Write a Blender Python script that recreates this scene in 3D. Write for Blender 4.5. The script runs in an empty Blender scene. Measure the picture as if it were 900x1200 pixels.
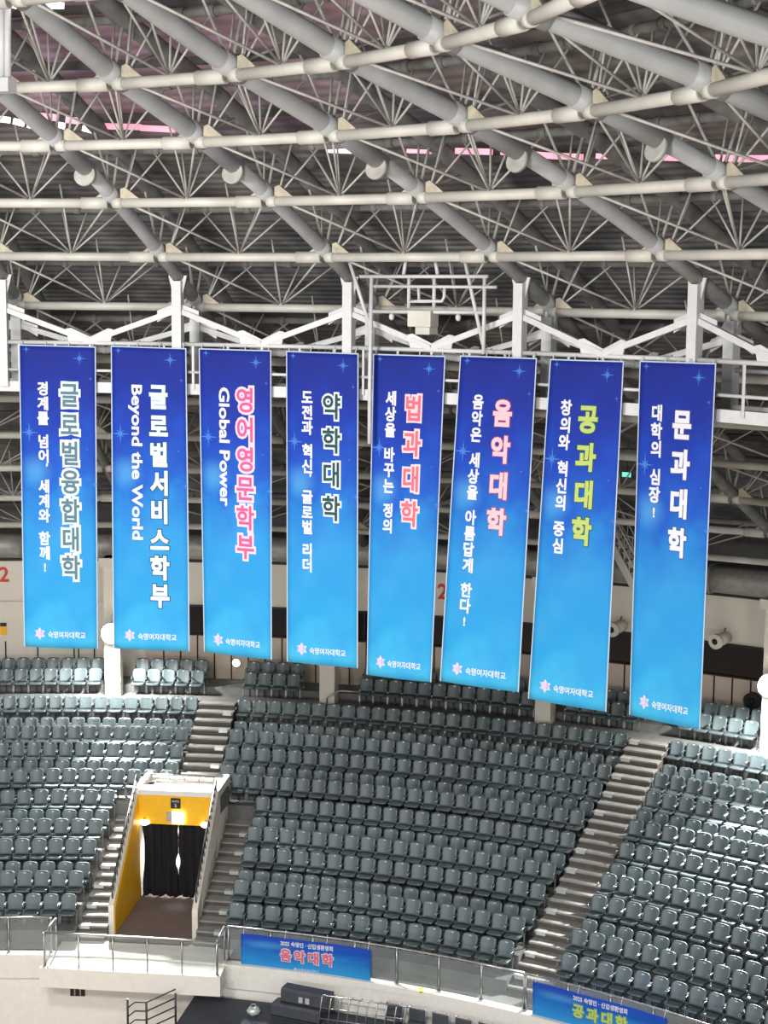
import bpy, math, random
from math import sin, cos, pi, sqrt, radians
from mathutils import Vector, Matrix
random.seed(7)

# ------------------------------------------------------------------ camera, sky, lights, exposure
S = bpy.context.scene
COL = S.collection
CAMP = Vector((9.696, -17.0, 24.0))
FPX, PITCH, ROLL = 1925.0, 0.136, 0.008
cam_data = bpy.data.cameras.new('camera')
cam_data.sensor_fit = 'VERTICAL'
cam_data.sensor_height = 36.0
cam_data.lens = 36.0 * FPX / 1200.0
cam_data.clip_end = 400
cam = bpy.data.objects.new('camera', cam_data)
COL.objects.link(cam)
_fw = Vector((0, cos(PITCH), -sin(PITCH)))
_rt = Vector((1, 0, 0))
_up = Vector((0, sin(PITCH), cos(PITCH)))
_r2 = _rt * cos(ROLL) + _up * sin(ROLL)
_u2 = -_rt * sin(ROLL) + _up * cos(ROLL)
_m = Matrix((( _r2.x, _u2.x, -_fw.x), (_r2.y, _u2.y, -_fw.y), (_r2.z, _u2.z, -_fw.z)))
cam.matrix_world = Matrix.Translation(CAMP) @ _m.to_4x4()
S.camera = cam

world = bpy.data.worlds.new('world')
S.world = world
world.use_nodes = True
bg = world.node_tree.nodes['Background']
bg.inputs['Color'].default_value = (0.93, 0.96, 1.0, 1)
bg.inputs['Strength'].default_value = 0.3

S.view_settings.view_transform = 'Standard'
S.view_settings.look = 'None'
S.view_settings.exposure = 0.0
S.view_settings.gamma = 1.0
S.view_settings.use_curve_mapping = False


def lamp(name, kind, loc, target, energy, color=(1, 1, 1), size=1.0, spot=None, size_y=None):
    l = bpy.data.lights.new(name, kind)
    l.energy = energy
    l.color = color
    if kind == 'AREA':
        l.size = size
        if size_y:
            l.shape = 'RECTANGLE'
            l.size_y = size_y
    else:
        l.shadow_soft_size = size
    if spot:
        l.spot_size = spot
        l.spot_blend = 0.4
    o = bpy.data.objects.new(name, l)
    COL.objects.link(o)
    o.location = loc
    d = Vector(target) - Vector(loc)
    o.rotation_euler = d.to_track_quat('-Z', 'Y').to_euler()
    return o


# unseen fill lights added behind the camera to brighten roof, banners and far stand
for _a in (-2.15, -2.75, 2.95, 2.35):
    lamp('stand_fill_light', 'AREA', (34 * sin(_a), 34 * cos(_a), 15.0), (6, 22, 20), 2100, (1.0, 0.98, 0.95), 3.0)
# ceiling lights over the court
for _x, _y in ((-6, -4), (6, -6), (0, 6)):
    lamp('court_light', 'AREA', (_x, _y, 24.5), (_x * 0.6 + 3, 16, 4), 2500, (1.0, 0.98, 0.95), 2.5)

# ------------------------------------------------------------------ measures of the hall
U = 0.34
T0, DT = 0.434, 2 * pi / 32
Z0, RS = -20.2406, 49.2372


def zlow(R):
    if R <= 24.82:
        return Z0 + sqrt(RS * RS - R * R) + max(0.0, 12.22 - R) * 0.13
    return 22.283 - 0.5 * (R - 24.82)


def slope(R):
    return (zlow(R - 0.05) - zlow(R + 0.05)) / 0.1


def P(R, t, z):
    return Vector((R * sin(t), R * cos(t), z))


def dome(R, t, h=0.0):
    a = math.atan(slope(R))
    return P(R + h * sin(a), t, zlow(R) + h * cos(a))


def ray(x, y):
    a, b = x - 450, y - 600
    c, s = cos(ROLL), sin(ROLL)
    a, b = a * c + b * s, -a * s + b * c
    X, u = a / FPX, -b / FPX
    c, s = cos(PITCH), sin(PITCH)
    return Vector((X, c + u * s, -s + u * c))


def cyl(x, y, R):
    """the point seen at (x, y) on the upright cylinder of radius R round the hall's axis"""
    d = ray(x, y)
    o = CAMP
    A = d.x ** 2 + d.y ** 2
    B = o.x * d.x + o.y * d.y
    C = o.x ** 2 + o.y ** 2 - R * R
    return o + d * ((-B + sqrt(B * B - A * C)) / A)


def ang(p):
    return math.atan2(p.x, p.y)


def on_dome(x, y, h):
    d = ray(x, y)
    lo, hi = 5.0, 60.0
    for _ in range(60):
        m = (lo + hi) / 2
        p = CAMP + d * m
        R = sqrt(p.x ** 2 + p.y ** 2)
        if p.z < zlow(min(R, 38)) + h:
            lo = m
        else:
            hi = m
    return CAMP + d * lo


def pix(p):
    q = p - CAMP
    c, s = cos(PITCH), sin(PITCH)
    d = q.y * c - q.z * s
    u = q.y * s + q.z * c
    a, b = FPX * q.x / d, -FPX * u / d
    c, s = cos(ROLL), sin(ROLL)
    return 450 + a * c - b * s, 600 + a * s + b * c


# ------------------------------------------------------------------ materials
def lin(r, g, b):
    f = lambda v: (v / 255 / 12.92) if v / 255 <= 0.04045 else ((v / 255 + 0.055) / 1.055) ** 2.4
    return (f(r), f(g), f(b), 1)


MATS = {}


def mat(name, rgb, rough=0.6, metal=0.0, var=0.12, scale=6.0, emit=0.0, bump=0.0, spec=0.5):
    if name in MATS:
        return MATS[name]
    m = bpy.data.materials.new(name)
    m.use_nodes = True
    nt = m.node_tree
    b = nt.nodes['Principled BSDF']
    c = lin(*rgb)
    b.inputs['Roughness'].default_value = rough
    b.inputs['Metallic'].default_value = metal
    b.inputs['Specular IOR Level'].default_value = spec
    if emit:
        b.inputs['Base Color'].default_value = c
        b.inputs['Emission Color'].default_value = c
        b.inputs['Emission Strength'].default_value = emit
    else:
        tc = nt.nodes.new('ShaderNodeTexCoord')
        no = nt.nodes.new('ShaderNodeTexNoise')
        no.inputs['Scale'].default_value = scale
        no.inputs['Detail'].default_value = 4
        nt.links.new(tc.outputs['Object'], no.inputs['Vector'])
        ra = nt.nodes.new('ShaderNodeValToRGB')
        ra.color_ramp.elements[0].position = 0.3
        ra.color_ramp.elements[1].position = 0.7
        ra.color_ramp.elements[0].color = tuple(min(1, v * (1 - var)) for v in c[:3]) + (1,)
        ra.color_ramp.elements[1].color = tuple(min(1, v * (1 + var)) for v in c[:3]) + (1,)
        nt.links.new(no.outputs['Fac'], ra.inputs['Fac'])
        nt.links.new(ra.outputs['Color'], b.inputs['Base Color'])
        if bump:
            bu = nt.nodes.new('ShaderNodeBump')
            bu.inputs['Strength'].default_value = bump
            bu.inputs['Distance'].default_value = 0.02
            nt.links.new(no.outputs['Fac'], bu.inputs['Height'])
            nt.links.new(bu.outputs['Normal'], b.inputs['Normal'])
    MATS[name] = m
    return m


M_BEAM = mat('cream painted steel', (188, 186, 178), 0.5, var=0.12, scale=2)
M_TUBE = mat('grey painted steel', (158, 160, 160), 0.5, var=0.12, scale=2)
M_UPPER = mat('dusty shaded grey steel', (112, 112, 109), 0.7, var=0.25, scale=3)  # dirt, and the weaker light up there darkened into the colour
M_BAR = mat('pale steel rod', (172, 170, 164), 0.5, var=0.15)
M_GUSSET = mat('cream gusset steel', (172, 164, 144), 0.7, var=0.2)
M_WHITE = mat('white painted steel', (196, 197, 197), 0.45, var=0.06)
M_CREAM = mat('cream wall paint', (214, 207, 194), 0.7, var=0.04, scale=1.2)
M_PANEL = mat('tan wall panel', (196, 180, 164), 0.6, var=0.06, scale=1.5)
M_DARKJ = mat('dark joint', (40, 34, 30), 0.8)
M_CONC = mat('grey concrete', (118, 118, 116), 0.85, var=0.15, scale=3, bump=0.1)
M_TREAD = mat('dark terrace concrete', (98, 98, 97), 0.85, var=0.16, scale=2.5, bump=0.1)
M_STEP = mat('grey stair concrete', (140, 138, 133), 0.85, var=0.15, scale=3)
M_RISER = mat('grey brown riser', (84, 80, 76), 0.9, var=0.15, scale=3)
M_SEAT = mat('grey green seat plastic', (88, 101, 104), 0.38, var=0.08, scale=1.5)
M_PAN = mat('dark seat pan plastic', (80, 90, 93), 0.26, var=0.06, scale=1.5)
M_ARM = mat('grey seat frame metal', (120, 124, 124), 0.3, metal=0.6)
M_PLATE = mat('light number plate', (190, 194, 192), 0.3, metal=0.2)
M_BLACK = mat('black paint', (20, 20, 22), 0.6)
M_GLASSBLK = mat('black window glass', (12, 13, 22), 0.12)
M_YELLOW = mat('yellow paint', (238, 180, 12), 0.5, var=0.05)
M_CURTAIN = mat('black curtain cloth', (14, 13, 18), 0.9, var=0.3)
M_BROWN = mat('brown vinyl floor', (112, 98, 94), 0.6, var=0.12, scale=2)
M_PLAT = mat('pale platform paint', (226, 222, 214), 0.6, var=0.04)
M_STEEL = mat('brushed steel', (168, 170, 170), 0.3, metal=0.8)
M_DKSTEEL = mat('dark steel', (58, 60, 64), 0.45, metal=0.4)
M_DUCT = mat('galvanised duct', (150, 148, 143), 0.5, metal=0.3, var=0.15)
M_RED = mat('red lettering', (205, 60, 40), 0.6)
M_DECKBOX = mat('charcoal box vinyl', (66, 69, 76), 0.5, var=0.15)
M_DECK = mat('dark stand deck', (58, 62, 70), 0.7, var=0.2, scale=2)
M_WOOD = mat('court floor wood', (196, 160, 118), 0.4, var=0.08, scale=1)
M_LAMP = mat('lit floodlight lens', (255, 252, 245), emit=30)
M_LAMP2 = mat('lit white lamp', (255, 253, 248), emit=6)
M_GREEN = mat('lit exit sign face', (120, 235, 205), emit=0.9)
M_LED = mat('lit green led', (190, 255, 60), emit=2.0)
M_PINK = mat('pink lit panel', (255, 168, 190), emit=0.8)
M_PALEPINK = mat('bright skylight panel', (255, 240, 246), emit=2.2)
M_HEM = mat('pale banner hem', (170, 184, 204), 0.8, var=0.03)
M_ORANGE = mat('orange plastic', (214, 120, 70), 0.6)


def glass_mat():
    m = bpy.data.materials.new('clear balustrade glass')
    m.use_nodes = True
    nt = m.node_tree
    for n in list(nt.nodes):
        nt.nodes.remove(n)
    out = nt.nodes.new('ShaderNodeOutputMaterial')
    mix = nt.nodes.new('ShaderNodeMixShader')
    tr = nt.nodes.new('ShaderNodeBsdfTransparent')
    tr.inputs['Color'].default_value = (0.93, 0.95, 0.945, 1)
    pr = nt.nodes.new('ShaderNodeBsdfPrincipled')
    pr.inputs['Base Color'].default_value = (0.62, 0.66, 0.66, 1)
    pr.inputs['Roughness'].default_value = 0.15
    no = nt.nodes.new('ShaderNodeTexNoise')
    no.inputs['Scale'].default_value = 1.5
    mr = nt.nodes.new('ShaderNodeMapRange')
    mr.inputs['To Min'].default_value = 0.07
    mr.inputs['To Max'].default_value = 0.16
    nt.links.new(no.outputs['Fac'], mr.inputs['Value'])
    nt.links.new(mr.outputs['Result'], mix.inputs['Fac'])
    nt.links.new(tr.outputs[0], mix.inputs[1])
    nt.links.new(pr.outputs[0], mix.inputs[2])
    nt.links.new(mix.outputs[0], out.inputs['Surface'])
    return m


M_GLASS = glass_mat()


def ceiling_mat():
    m = bpy.data.materials.new('dark ribbed roof deck')
    m.use_nodes = True
    nt = m.node_tree
    b = nt.nodes['Principled BSDF']
    b.inputs['Roughness'].default_value = 0.85
    tc = nt.nodes.new('ShaderNodeTexCoord')
    sep = nt.nodes.new('ShaderNodeSeparateXYZ')
    nt.links.new(tc.outputs['Object'], sep.inputs[0])
    no = nt.nodes.new('ShaderNodeTexNoise')
    no.inputs['Scale'].default_value = 0.9
    no.inputs['Detail'].default_value = 6
    nt.links.new(tc.outputs['Object'], no.inputs['Vector'])
    ra = nt.nodes.new('ShaderNodeValToRGB')
    e = ra.color_ramp.elements
    e[0].position, e[0].color = 0.38, lin(72, 73, 76)
    e[1].position, e[1].color = 0.62, lin(122, 120, 118)
    nt.links.new(no.outputs['Fac'], ra.inputs['Fac'])
    # pink light spill put into the inner deck colour as a paler mauve
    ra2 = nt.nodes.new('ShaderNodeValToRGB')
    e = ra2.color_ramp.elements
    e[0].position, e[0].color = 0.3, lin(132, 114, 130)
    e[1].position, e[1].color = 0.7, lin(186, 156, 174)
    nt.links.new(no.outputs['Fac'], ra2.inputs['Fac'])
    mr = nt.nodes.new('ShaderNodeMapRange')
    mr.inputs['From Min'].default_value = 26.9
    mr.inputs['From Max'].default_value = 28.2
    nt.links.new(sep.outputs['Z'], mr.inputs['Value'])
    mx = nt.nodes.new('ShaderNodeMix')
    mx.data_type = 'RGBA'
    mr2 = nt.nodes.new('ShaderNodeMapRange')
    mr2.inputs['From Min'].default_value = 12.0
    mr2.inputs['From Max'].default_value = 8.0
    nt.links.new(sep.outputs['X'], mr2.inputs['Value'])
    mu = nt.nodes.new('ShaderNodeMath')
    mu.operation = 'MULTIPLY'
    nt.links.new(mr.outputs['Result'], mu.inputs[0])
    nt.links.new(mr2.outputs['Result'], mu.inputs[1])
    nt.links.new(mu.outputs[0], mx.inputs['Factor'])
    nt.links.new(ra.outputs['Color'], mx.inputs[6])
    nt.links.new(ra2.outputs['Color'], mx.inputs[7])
    nt.links.new(mx.outputs[2], b.inputs['Base Color'])
    wv = nt.nodes.new('ShaderNodeTexWave')
    wv.wave_type = 'BANDS'
    wv.bands_direction = 'Z'
    wv.inputs['Scale'].default_value = 3.0
    nt.links.new(tc.outputs['Object'], wv.inputs['Vector'])
    bu = nt.nodes.new('ShaderNodeBump')
    bu.inputs['Distance'].default_value = 0.025
    nt.links.new(wv.outputs['Fac'], bu.inputs['Height'])
    nt.links.new(bu.outputs['Normal'], b.inputs['Normal'])
    return m


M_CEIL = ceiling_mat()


def banner_mat():
    """printed cloth: navy to sky blue down its length, soft cloudy print and glow spots"""
    m = bpy.data.materials.new('printed blue banner cloth')
    m.use_nodes = True
    nt = m.node_tree
    b = nt.nodes['Principled BSDF']
    b.inputs['Roughness'].default_value = 0.75
    b.inputs['Specular IOR Level'].default_value = 0.25
    uv = nt.nodes.new('ShaderNodeTexCoord')
    sep = nt.nodes.new('ShaderNodeSeparateXYZ')
    nt.links.new(uv.outputs['UV'], sep.inputs[0])
    mp = nt.nodes.new('ShaderNodeMapping')
    mp.inputs['Scale'].default_value = (1.6, 5, 1)
    nt.links.new(uv.outputs['UV'], mp.inputs['Vector'])
    no = nt.nodes.new('ShaderNodeTexNoise')
    no.inputs['Scale'].default_value = 1.3
    no.inputs['Detail'].default_value = 3
    nt.links.new(mp.outputs[0], no.inputs['Vector'])
    ma = nt.nodes.new('ShaderNodeMath')
    ma.operation = 'MULTIPLY_ADD'
    ma.inputs[1].default_value = 0.36
    nt.links.new(no.outputs['Fac'], ma.inputs[0])
    sb = nt.nodes.new('ShaderNodeMath')
    sb.operation = 'SUBTRACT'
    sb.inputs[1].default_value = 0.18
    nt.links.new(sep.outputs['Y'], sb.inputs[0])
    nt.links.new(sb.outputs[0], ma.inputs[2])
    ra = nt.nodes.new('ShaderNodeValToRGB')
    el = ra.color_ramp.elements
    dye = lambda *c: tuple(v * 0.72 for v in lin(*c)[:3]) + (1,)
    el[0].position, el[0].color = 0.0, dye(27, 44, 146)
    el[1].position, el[1].color = 1.0, dye(70, 190, 240)
    for p, c in ((0.14, (24, 50, 162)), (0.28, (24, 70, 188)), (0.42, (28, 98, 206)), (0.52, (38, 134, 218)), (0.64, (46, 156, 227)), (0.86, (46, 166, 231))):
        q = el.new(p)
        q.color = dye(*c)
    nt.links.new(ma.outputs[0], ra.inputs['Fac'])
    col = ra.outputs['Color']
    for (u, v, r, s) in ((0.2, 0.41, 0.07, 0.42), (0.5, 0.6, 0.12, 0.1), (0.3, 0.72, 0.06, 0.12), (0.75, 0.83, 0.08, 0.1), (0.1, 0.79, 0.06, 0.1), (0.62, 0.93, 0.09, 0.1)):
        cx = nt.nodes.new('ShaderNodeVectorMath')
        cx.operation = 'SUBTRACT'
        nt.links.new(uv.outputs['UV'], cx.inputs[0])
        cx.inputs[1].default_value = (u, v, 0)
        sc = nt.nodes.new('ShaderNodeVectorMath')
        sc.operation = 'MULTIPLY'
        sc.inputs[1].default_value = (0.25 / r, 1.0 / r, 0)
        nt.links.new(cx.outputs[0], sc.inputs[0])
        ln = nt.nodes.new('ShaderNodeVectorMath')
        ln.operation = 'LENGTH'
        nt.links.new(sc.outputs[0], ln.inputs[0])
        mr = nt.nodes.new('ShaderNodeMapRange')
        mr.interpolation_type = 'SMOOTHSTEP'
        mr.inputs['From Min'].default_value = 1.0
        mr.inputs['From Max'].default_value = 0.0
        mr.inputs['To Min'].default_value = 0.0
        mr.inputs['To Max'].default_value = s
        nt.links.new(ln.outputs['Value'], mr.inputs['Value'])
        mx = nt.nodes.new('ShaderNodeMix')
        mx.data_type = 'RGBA'
        nt.links.new(mr.outputs['Result'], mx.inputs['Factor'])
        nt.links.new(col, mx.inputs[6])
        mx.inputs[7].default_value = dye(110, 200, 245)
        col = mx.outputs[2]
    nt.links.new(col, b.inputs['Base Color'])
    return m


M_BANNER = banner_mat()


# ------------------------------------------------------------------ mesh builder
class MB:
    def __init__(self):
        self.v, self.f, self.uv, self.sm = [], [], None, []

    def add(self, vs, fs, smooth=False):
        n = len(self.v)
        self.v += [tuple(p) for p in vs]
        self.f += [tuple(i + n for i in q) for q in fs]
        self.sm += [smooth] * len(fs)
        return self

    def box(self, c, sx, sy, sz, rot=0.0, M=None):
        """box centred at c; rot about z turns local +y to (sin rot, cos rot)"""
        c = Vector(c)
        vs = []
        for x in (-.5, .5):
            for y in (-.5, .5):
                for z in (-.5, .5):
                    p = Vector((x * sx, y * sy, z * sz))
                    if M:
                        p = M @ p
                    else:
                        p = Matrix.Rotation(-rot, 3, 'Z') @ p
                    vs.append(c + p)
        return self.add(vs, [(0, 1, 3, 2), (4, 6, 7, 5), (0, 4, 5, 1), (2, 3, 7, 6), (0, 2, 6, 4), (1, 5, 7, 3)])

    def bar(self, a, b, w, h, up=Vector((0, 0, 1))):
        """rectangular bar from a to b"""
        a, b = Vector(a), Vector(b)
        d = (b - a)
        L = d.length
        d.normalize()
        s = d.cross(up)
        if s.length < 1e-4:
            s = d.cross(Vector((1, 0, 0)))
        s.normalize()
        u = s.cross(d)
        M = Matrix((s, d, u)).transposed()
        return self.box((a + b) / 2, w, L, h, M=M)

    def tube(self, a, b, r, n=8, r2=None, caps=True):
        a, b = Vector(a), Vector(b)
        d = (b - a).normalized()
        s = d.orthogonal().normalized()
        t = d.cross(s)
        r2 = r if r2 is None else r2
        vs = [a + (s * cos(2 * pi * i / n) + t * sin(2 * pi * i / n)) * r for i in range(n)]
        vs += [b + (s * cos(2 * pi * i / n) + t * sin(2 * pi * i / n)) * r2 for i in range(n)]
        k = len(self.v)
        self.add(vs, [(i, (i + 1) % n, n + (i + 1) % n, n + i) for i in range(n)], True)
        if caps:
            self.add([], [])
            self.f += [tuple(k + i for i in reversed(range(n))), tuple(k + n + i for i in range(n))]
            self.sm += [False, False]
        return self

    def path(self, pts, r, n=8):
        pts = [Vector(p) for p in pts]
        k = len(self.v)
        prev = None
        vs = []
        for i, p in enumerate(pts):
            d = (pts[min(i + 1, len(pts) - 1)] - pts[max(i - 1, 0)]).normalized()
            s = prev - d * prev.dot(d) if prev is not None else d.orthogonal()
            s.normalize()
            prev = s
            t = d.cross(s)
            vs += [p + (s * cos(2 * pi * j / n) + t * sin(2 * pi * j / n)) * r for j in range(n)]
        fs = []
        for i in range(len(pts) - 1):
            for j in range(n):
                fs.append((i * n + j, i * n + (j + 1) % n, (i + 1) * n + (j + 1) % n, (i + 1) * n + j))
        self.add(vs, fs, True)
        m = len(pts) - 1
        self.f += [tuple(k + j for j in reversed(range(n))), tuple(k + m * n + j for j in range(n))]
        self.sm += [False, False]
        return self

    def sector(self, r0, r1, z0, z1, t0, t1, step=0.03):
        """solid piece of a ring"""
        n = max(1, int(math.ceil((t1 - t0) / step)))
        vs, fs = [], []
        for i in range(n + 1):
            t = t0 + (t1 - t0) * i / n
            vs += [P(r0, t, z0), P(r1, t, z0), P(r1, t, z1), P(r0, t, z1)]
        for i in range(n):
            a, b = 4 * i, 4 * i + 4
            for j in range(4):
                k = (j + 1) % 4
                fs.append((a + j, a + k, b + k, b + j))
        fs += [(3, 2, 1, 0), (4 * n, 4 * n + 1, 4 * n + 2, 4 * n + 3)]
        return self.add(vs, fs)

    def prism(self, pts, off):
        """closed outline pts (3D, planar) pushed by the vector off"""
        n = len(pts)
        pts = [Vector(p) for p in pts]
        vs = pts + [p + Vector(off) for p in pts]
        return self.add(vs, [tuple(reversed(range(n))), tuple(range(n, 2 * n))] + [(i, (i + 1) % n, n + (i + 1) % n, n + i) for i in range(n)])

    def sphere(self, c, r, n=12, m=8, sc=(1, 1, 1)):
        c = Vector(c)
        vs, fs = [], []
        for i in range(m + 1):
            a = pi * i / m
            for j in range(n):
                b = 2 * pi * j / n
                vs.append(c + Vector((r * sc[0] * sin(a) * cos(b), r * sc[1] * sin(a) * sin(b), r * sc[2] * cos(a))))
        for i in range(m):
            for j in range(n):
                fs.append((i * n + j, (i + 1) * n + j, (i + 1) * n + (j + 1) % n, i * n + (j + 1) % n))
        return self.add(vs, fs, True)

    def mesh(self, name):
        me = bpy.data.meshes.new(name)
        me.from_pydata(self.v, [], self.f)
        me.polygons.foreach_set('use_smooth', self.sm)
        me.update()
        return me

    def build(self, name, m, parent=None, local=False):
        me = self.mesh(name)
        me.materials.append(m)
        return link(name, me, parent, local)


def link(name, me, parent=None, local=False):
    """links a mesh; world coordinates are turned into the parent's unless local"""
    if parent is not None and not local:
        inv = WORLD[parent.name].inverted()
        me.transform(inv)
    o = bpy.data.objects.new(name, me)
    COL.objects.link(o)
    if parent is not None:
        o.parent = parent
        WORLD[o.name] = WORLD[parent.name]
    else:
        WORLD[o.name] = Matrix.Identity(4)
    return o


WORLD = {}


def tag(o, label=None, cat=None, group=None, kind=None):
    if label:
        o['label'] = label
    if cat:
        o['category'] = cat
    if group:
        o['group'] = group
    if kind:
        o['kind'] = kind
    return o


def thing(name, label, cat, loc, t=0.0, group=None):
    o = bpy.data.objects.new(name, None)
    o.empty_display_size = 0.2
    COL.objects.link(o)
    o.location = loc
    o.rotation_euler = (0, 0, -t)
    WORLD[o.name] = Matrix.Translation(Vector(loc)) @ Matrix.Rotation(-t, 4, 'Z')
    return tag(o, label, cat, group)


def struct(name, mb, m, label=None):
    return tag(mb.build(name, m), label, kind='structure')


def text_curve(body, bevel=0.0, spacing=1.0):
    c = bpy.data.curves.new('lettering', 'FONT')
    c.body = body
    c.bevel_depth = bevel
    c.bevel_resolution = 1
    c.resolution_u = 3
    c.space_character = spacing
    o = bpy.data.objects.new('lettering', c)
    COL.objects.link(o)
    bpy.context.view_layer.update()
    dg = bpy.context.evaluated_depsgraph_get()
    me = bpy.data.meshes.new_from_object(o.evaluated_get(dg))
    vs = [v.co.copy() for v in me.vertices]
    fs = [tuple(p.vertices) for p in me.polygons]
    bpy.data.objects.remove(o)
    bpy.data.curves.remove(c)
    bpy.data.meshes.remove(me)
    return vs, fs


_TC = {}


def glyphs(body, bevel):
    k = (body, bevel)
    if k not in _TC:
        _TC[k] = text_curve(body, bevel)
    return _TC[k]


ORD = ('zeroth first second third fourth fifth sixth seventh eighth ninth tenth eleventh twelfth thirteenth fourteenth fifteenth sixteenth '
       'seventeenth eighteenth nineteenth twentieth twenty-first twenty-second twenty-third twenty-fourth twenty-fifth twenty-sixth twenty-seventh twenty-eighth twenty-ninth thirtieth').split()

# ------------------------------------------------------------------ seating bowl: measures
ROWY = [834, 861, 871, 892, 914, 925, 951, 976, 988, 1013, 1042, 1054, 1083]   # seat backs, counted down from the walkway
RT, RB = 37.18, 28.79
ROWS = []
for i, y in enumerate(ROWY):
    R = RT + (RB - RT) * i / 12
    ROWS.append((R, cyl(437, y + 2, R).z - 0.62))        # radius of the backrest, height of the tread
Z_WALK = 10.1                                            # walkway behind the rows
BACK = [(38.2, Z_WALK), (38.78, Z_WALK + 0.24)]          # two rows against the wall
PILLARS = [T0 + DT * (k - 2.141) for k in range(4)]
AIS1, AIS2 = (PILLARS[0] + PILLARS[1]) / 2, (PILLARS[2] + PILLARS[3]) / 2
AIS0, AIS3 = AIS1 - 2 * DT, AIS2 + 2 * DT
Z_FRONT = 5.25
VC = 0.1077                                               # middle of the gateway
VH = 1.32                                                 # half its outer width
R_V0, R_V1 = 28.75, 31.6


def block_edges(i, R):
    """angles between which row i carries seats, block by block"""
    h = 0.62 / R
    if i >= 6:
        a, b = VC - (VH + 0.86) / R, VC + (VH + 0.86) / R
    else:
        a, b = AIS1 - h, AIS1 + h
    return [(AIS0 + h, a), (b, AIS2 - h), (AIS2 + h, AIS3 - h)]


# ------------------------------------------------------------------ setting
f = MB()
f.sector(0.05, 24.0, -0.4, 0.0, -pi, pi, 0.1)
struct('floor', f, M_WOOD)

# terrace: one solid ring piece per row and block
TMIN, TMAX = -0.24, 0.80
tb = MB()
for i, (R, z) in enumerate(ROWS):
    r0, r1 = R - 0.55, R + 0.149
    zb = z - 1.0
    if i == 12:
        r0 = R - 0.6
    for (a, b) in block_edges(i, R):
        tb.sector(r0, r1, zb, z, max(a, TMIN), min(b, TMAX))
# landing over the gateway
tb.sector(31.77, ROWS[5][0] - 0.55, 7.95, 8.5, VC - VH / 32, VC + VH / 32)
for _s in (-1, 1):
    _a, _b = sorted((VC + _s * VH / 32.2, VC + _s * (VH + .86) / 32.2))
    tb.sector(ROWS[6][0] + .149, ROWS[5][0] - 0.55, 6.5, ROWS[6][1], _a, _b)
struct('terrace', tb, M_TREAD)
wk = MB()
wk.sector(RT + 0.149, 37.7, 9.0, Z_WALK, TMIN, TMAX)
wk.sector(37.7, 38.34, 9.0, Z_WALK - 0.005, TMIN, TMAX)
wk.sector(38.34, 39.6, 9.0, BACK[1][1], TMIN, TMAX)
struct('walkway', wk, M_CONC)
fw = MB()
fw.sector(27.4, 28.19, 4.0, Z_FRONT, TMIN, TMAX)
fw.sector(28.19, 28.9, 4.0, Z_FRONT - 0.01, TMIN, TMAX)
struct('front_walkway', fw, M_CONC)

# front wall of the upper stand
w = MB()
w.sector(27.1, 27.39, 4.62, Z_FRONT + 0.06, TMIN, TMAX)
w.sector(27.2, 27.39, 0.0, 4.62, TMIN, TMAX)
struct('wall_front', w, M_PLAT)

# back wall: fascia, dark window band, panelled lower wall
w = MB()
w.sector(39.2, 39.6, 13.12, 14.55, TMIN, TMAX)
w.sector(39.6, 40.0, 9.0, 14.55, TMIN, 0.034)
w.sector(39.62, 40.0, 12.95, 13.12, 0.034, TMAX)
struct('wall_back', w, M_CREAM)
w = MB()
w.sector(39.55, 39.9, 9.0, 11.86, 0.034, TMAX)
struct('wall_lower', w, M_PANEL)
t = 0.05
jt = MB()
while t < TMAX:
    jt.sector(39.52, 39.56, 10.0, 11.86, t, t + 0.0011)
    t += 0.0152
struct('trim_1', jt, M_DARKJ)
jt = MB()
for t in (-0.09, -0.062, -0.03, -0.026, -0.012, 0.003):
    jt.sector(39.57, 39.61, 10.0, 11.6, t, t + 0.0011)
struct('trim_2', jt, M_DARKJ)
k = 0
t = 0.034
while t < TMAX - 0.01:
    k += 1
    w = MB()
    w.sector(39.66, 39.7, 11.86, 12.95, t, min(t + DT / 2, TMAX))
    o = struct('window_%d' % k, w, M_GLASSBLK)
    fr = MB()
    fr.sector(39.58, 39.66, 12.88, 12.95, t, min(t + DT / 2, TMAX))
    fr.sector(39.58, 39.66, 11.86, 11.91, t, min(t + DT / 2, TMAX))
    fr.sector(39.58, 39.66, 11.91, 12.88, t, t + 0.0012)
    fr.build('window_frame', M_BLACK, o)
    t += DT / 2

# pillars
for k, t in enumerate(PILLARS):
    w = MB()
    w.box(P(37.85, t, (Z_WALK + 14.9) / 2), 0.52, 0.55, 14.9 - Z_WALK, t)
    w.box(P(37.85, t, 14.75), 0.8, 0.8, 0.3, t)
    struct('pillar', w, M_CREAM)

# roof deck
c = MB()
rs = [4 + 36 * i / 40 for i in range(41)]
ts = [-0.75 + 2.35 * i / 60 for i in range(61)]
vs, fs = [], []
for hh in (1.5, 1.7):
    for r in rs:
        for t in ts:
            vs.append(dome(min(r, 40), t, hh))
n, m2 = len(rs), len(ts)
for i in range(n - 1):
    for j in range(m2 - 1):
        fs.append((i * m2 + j, i * m2 + j + 1, (i + 1) * m2 + j + 1, (i + 1) * m2 + j))
        q = n * m2
        fs.append((q + i * m2 + j, q + (i + 1) * m2 + j, q + (i + 1) * m2 + j + 1, q + i * m2 + j + 1))
c.add(vs, fs, True)
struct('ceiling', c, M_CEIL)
# purlins under the deck
pu = MB()
for r in [x * 2.1 + 8.5 for x in range(14)]:
    for i in range(40):
        ta, tb_ = -0.7 + 2.2 * i / 40, -0.7 + 2.2 * (i + 1) / 40
        pu.bar(dome(r, ta, 1.42), dome(r, tb_, 1.42), 0.08, 0.14)
struct('trim_3', pu, mat('dark purlin steel', (78, 78, 77), 0.8, var=0.3, scale=1))

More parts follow.
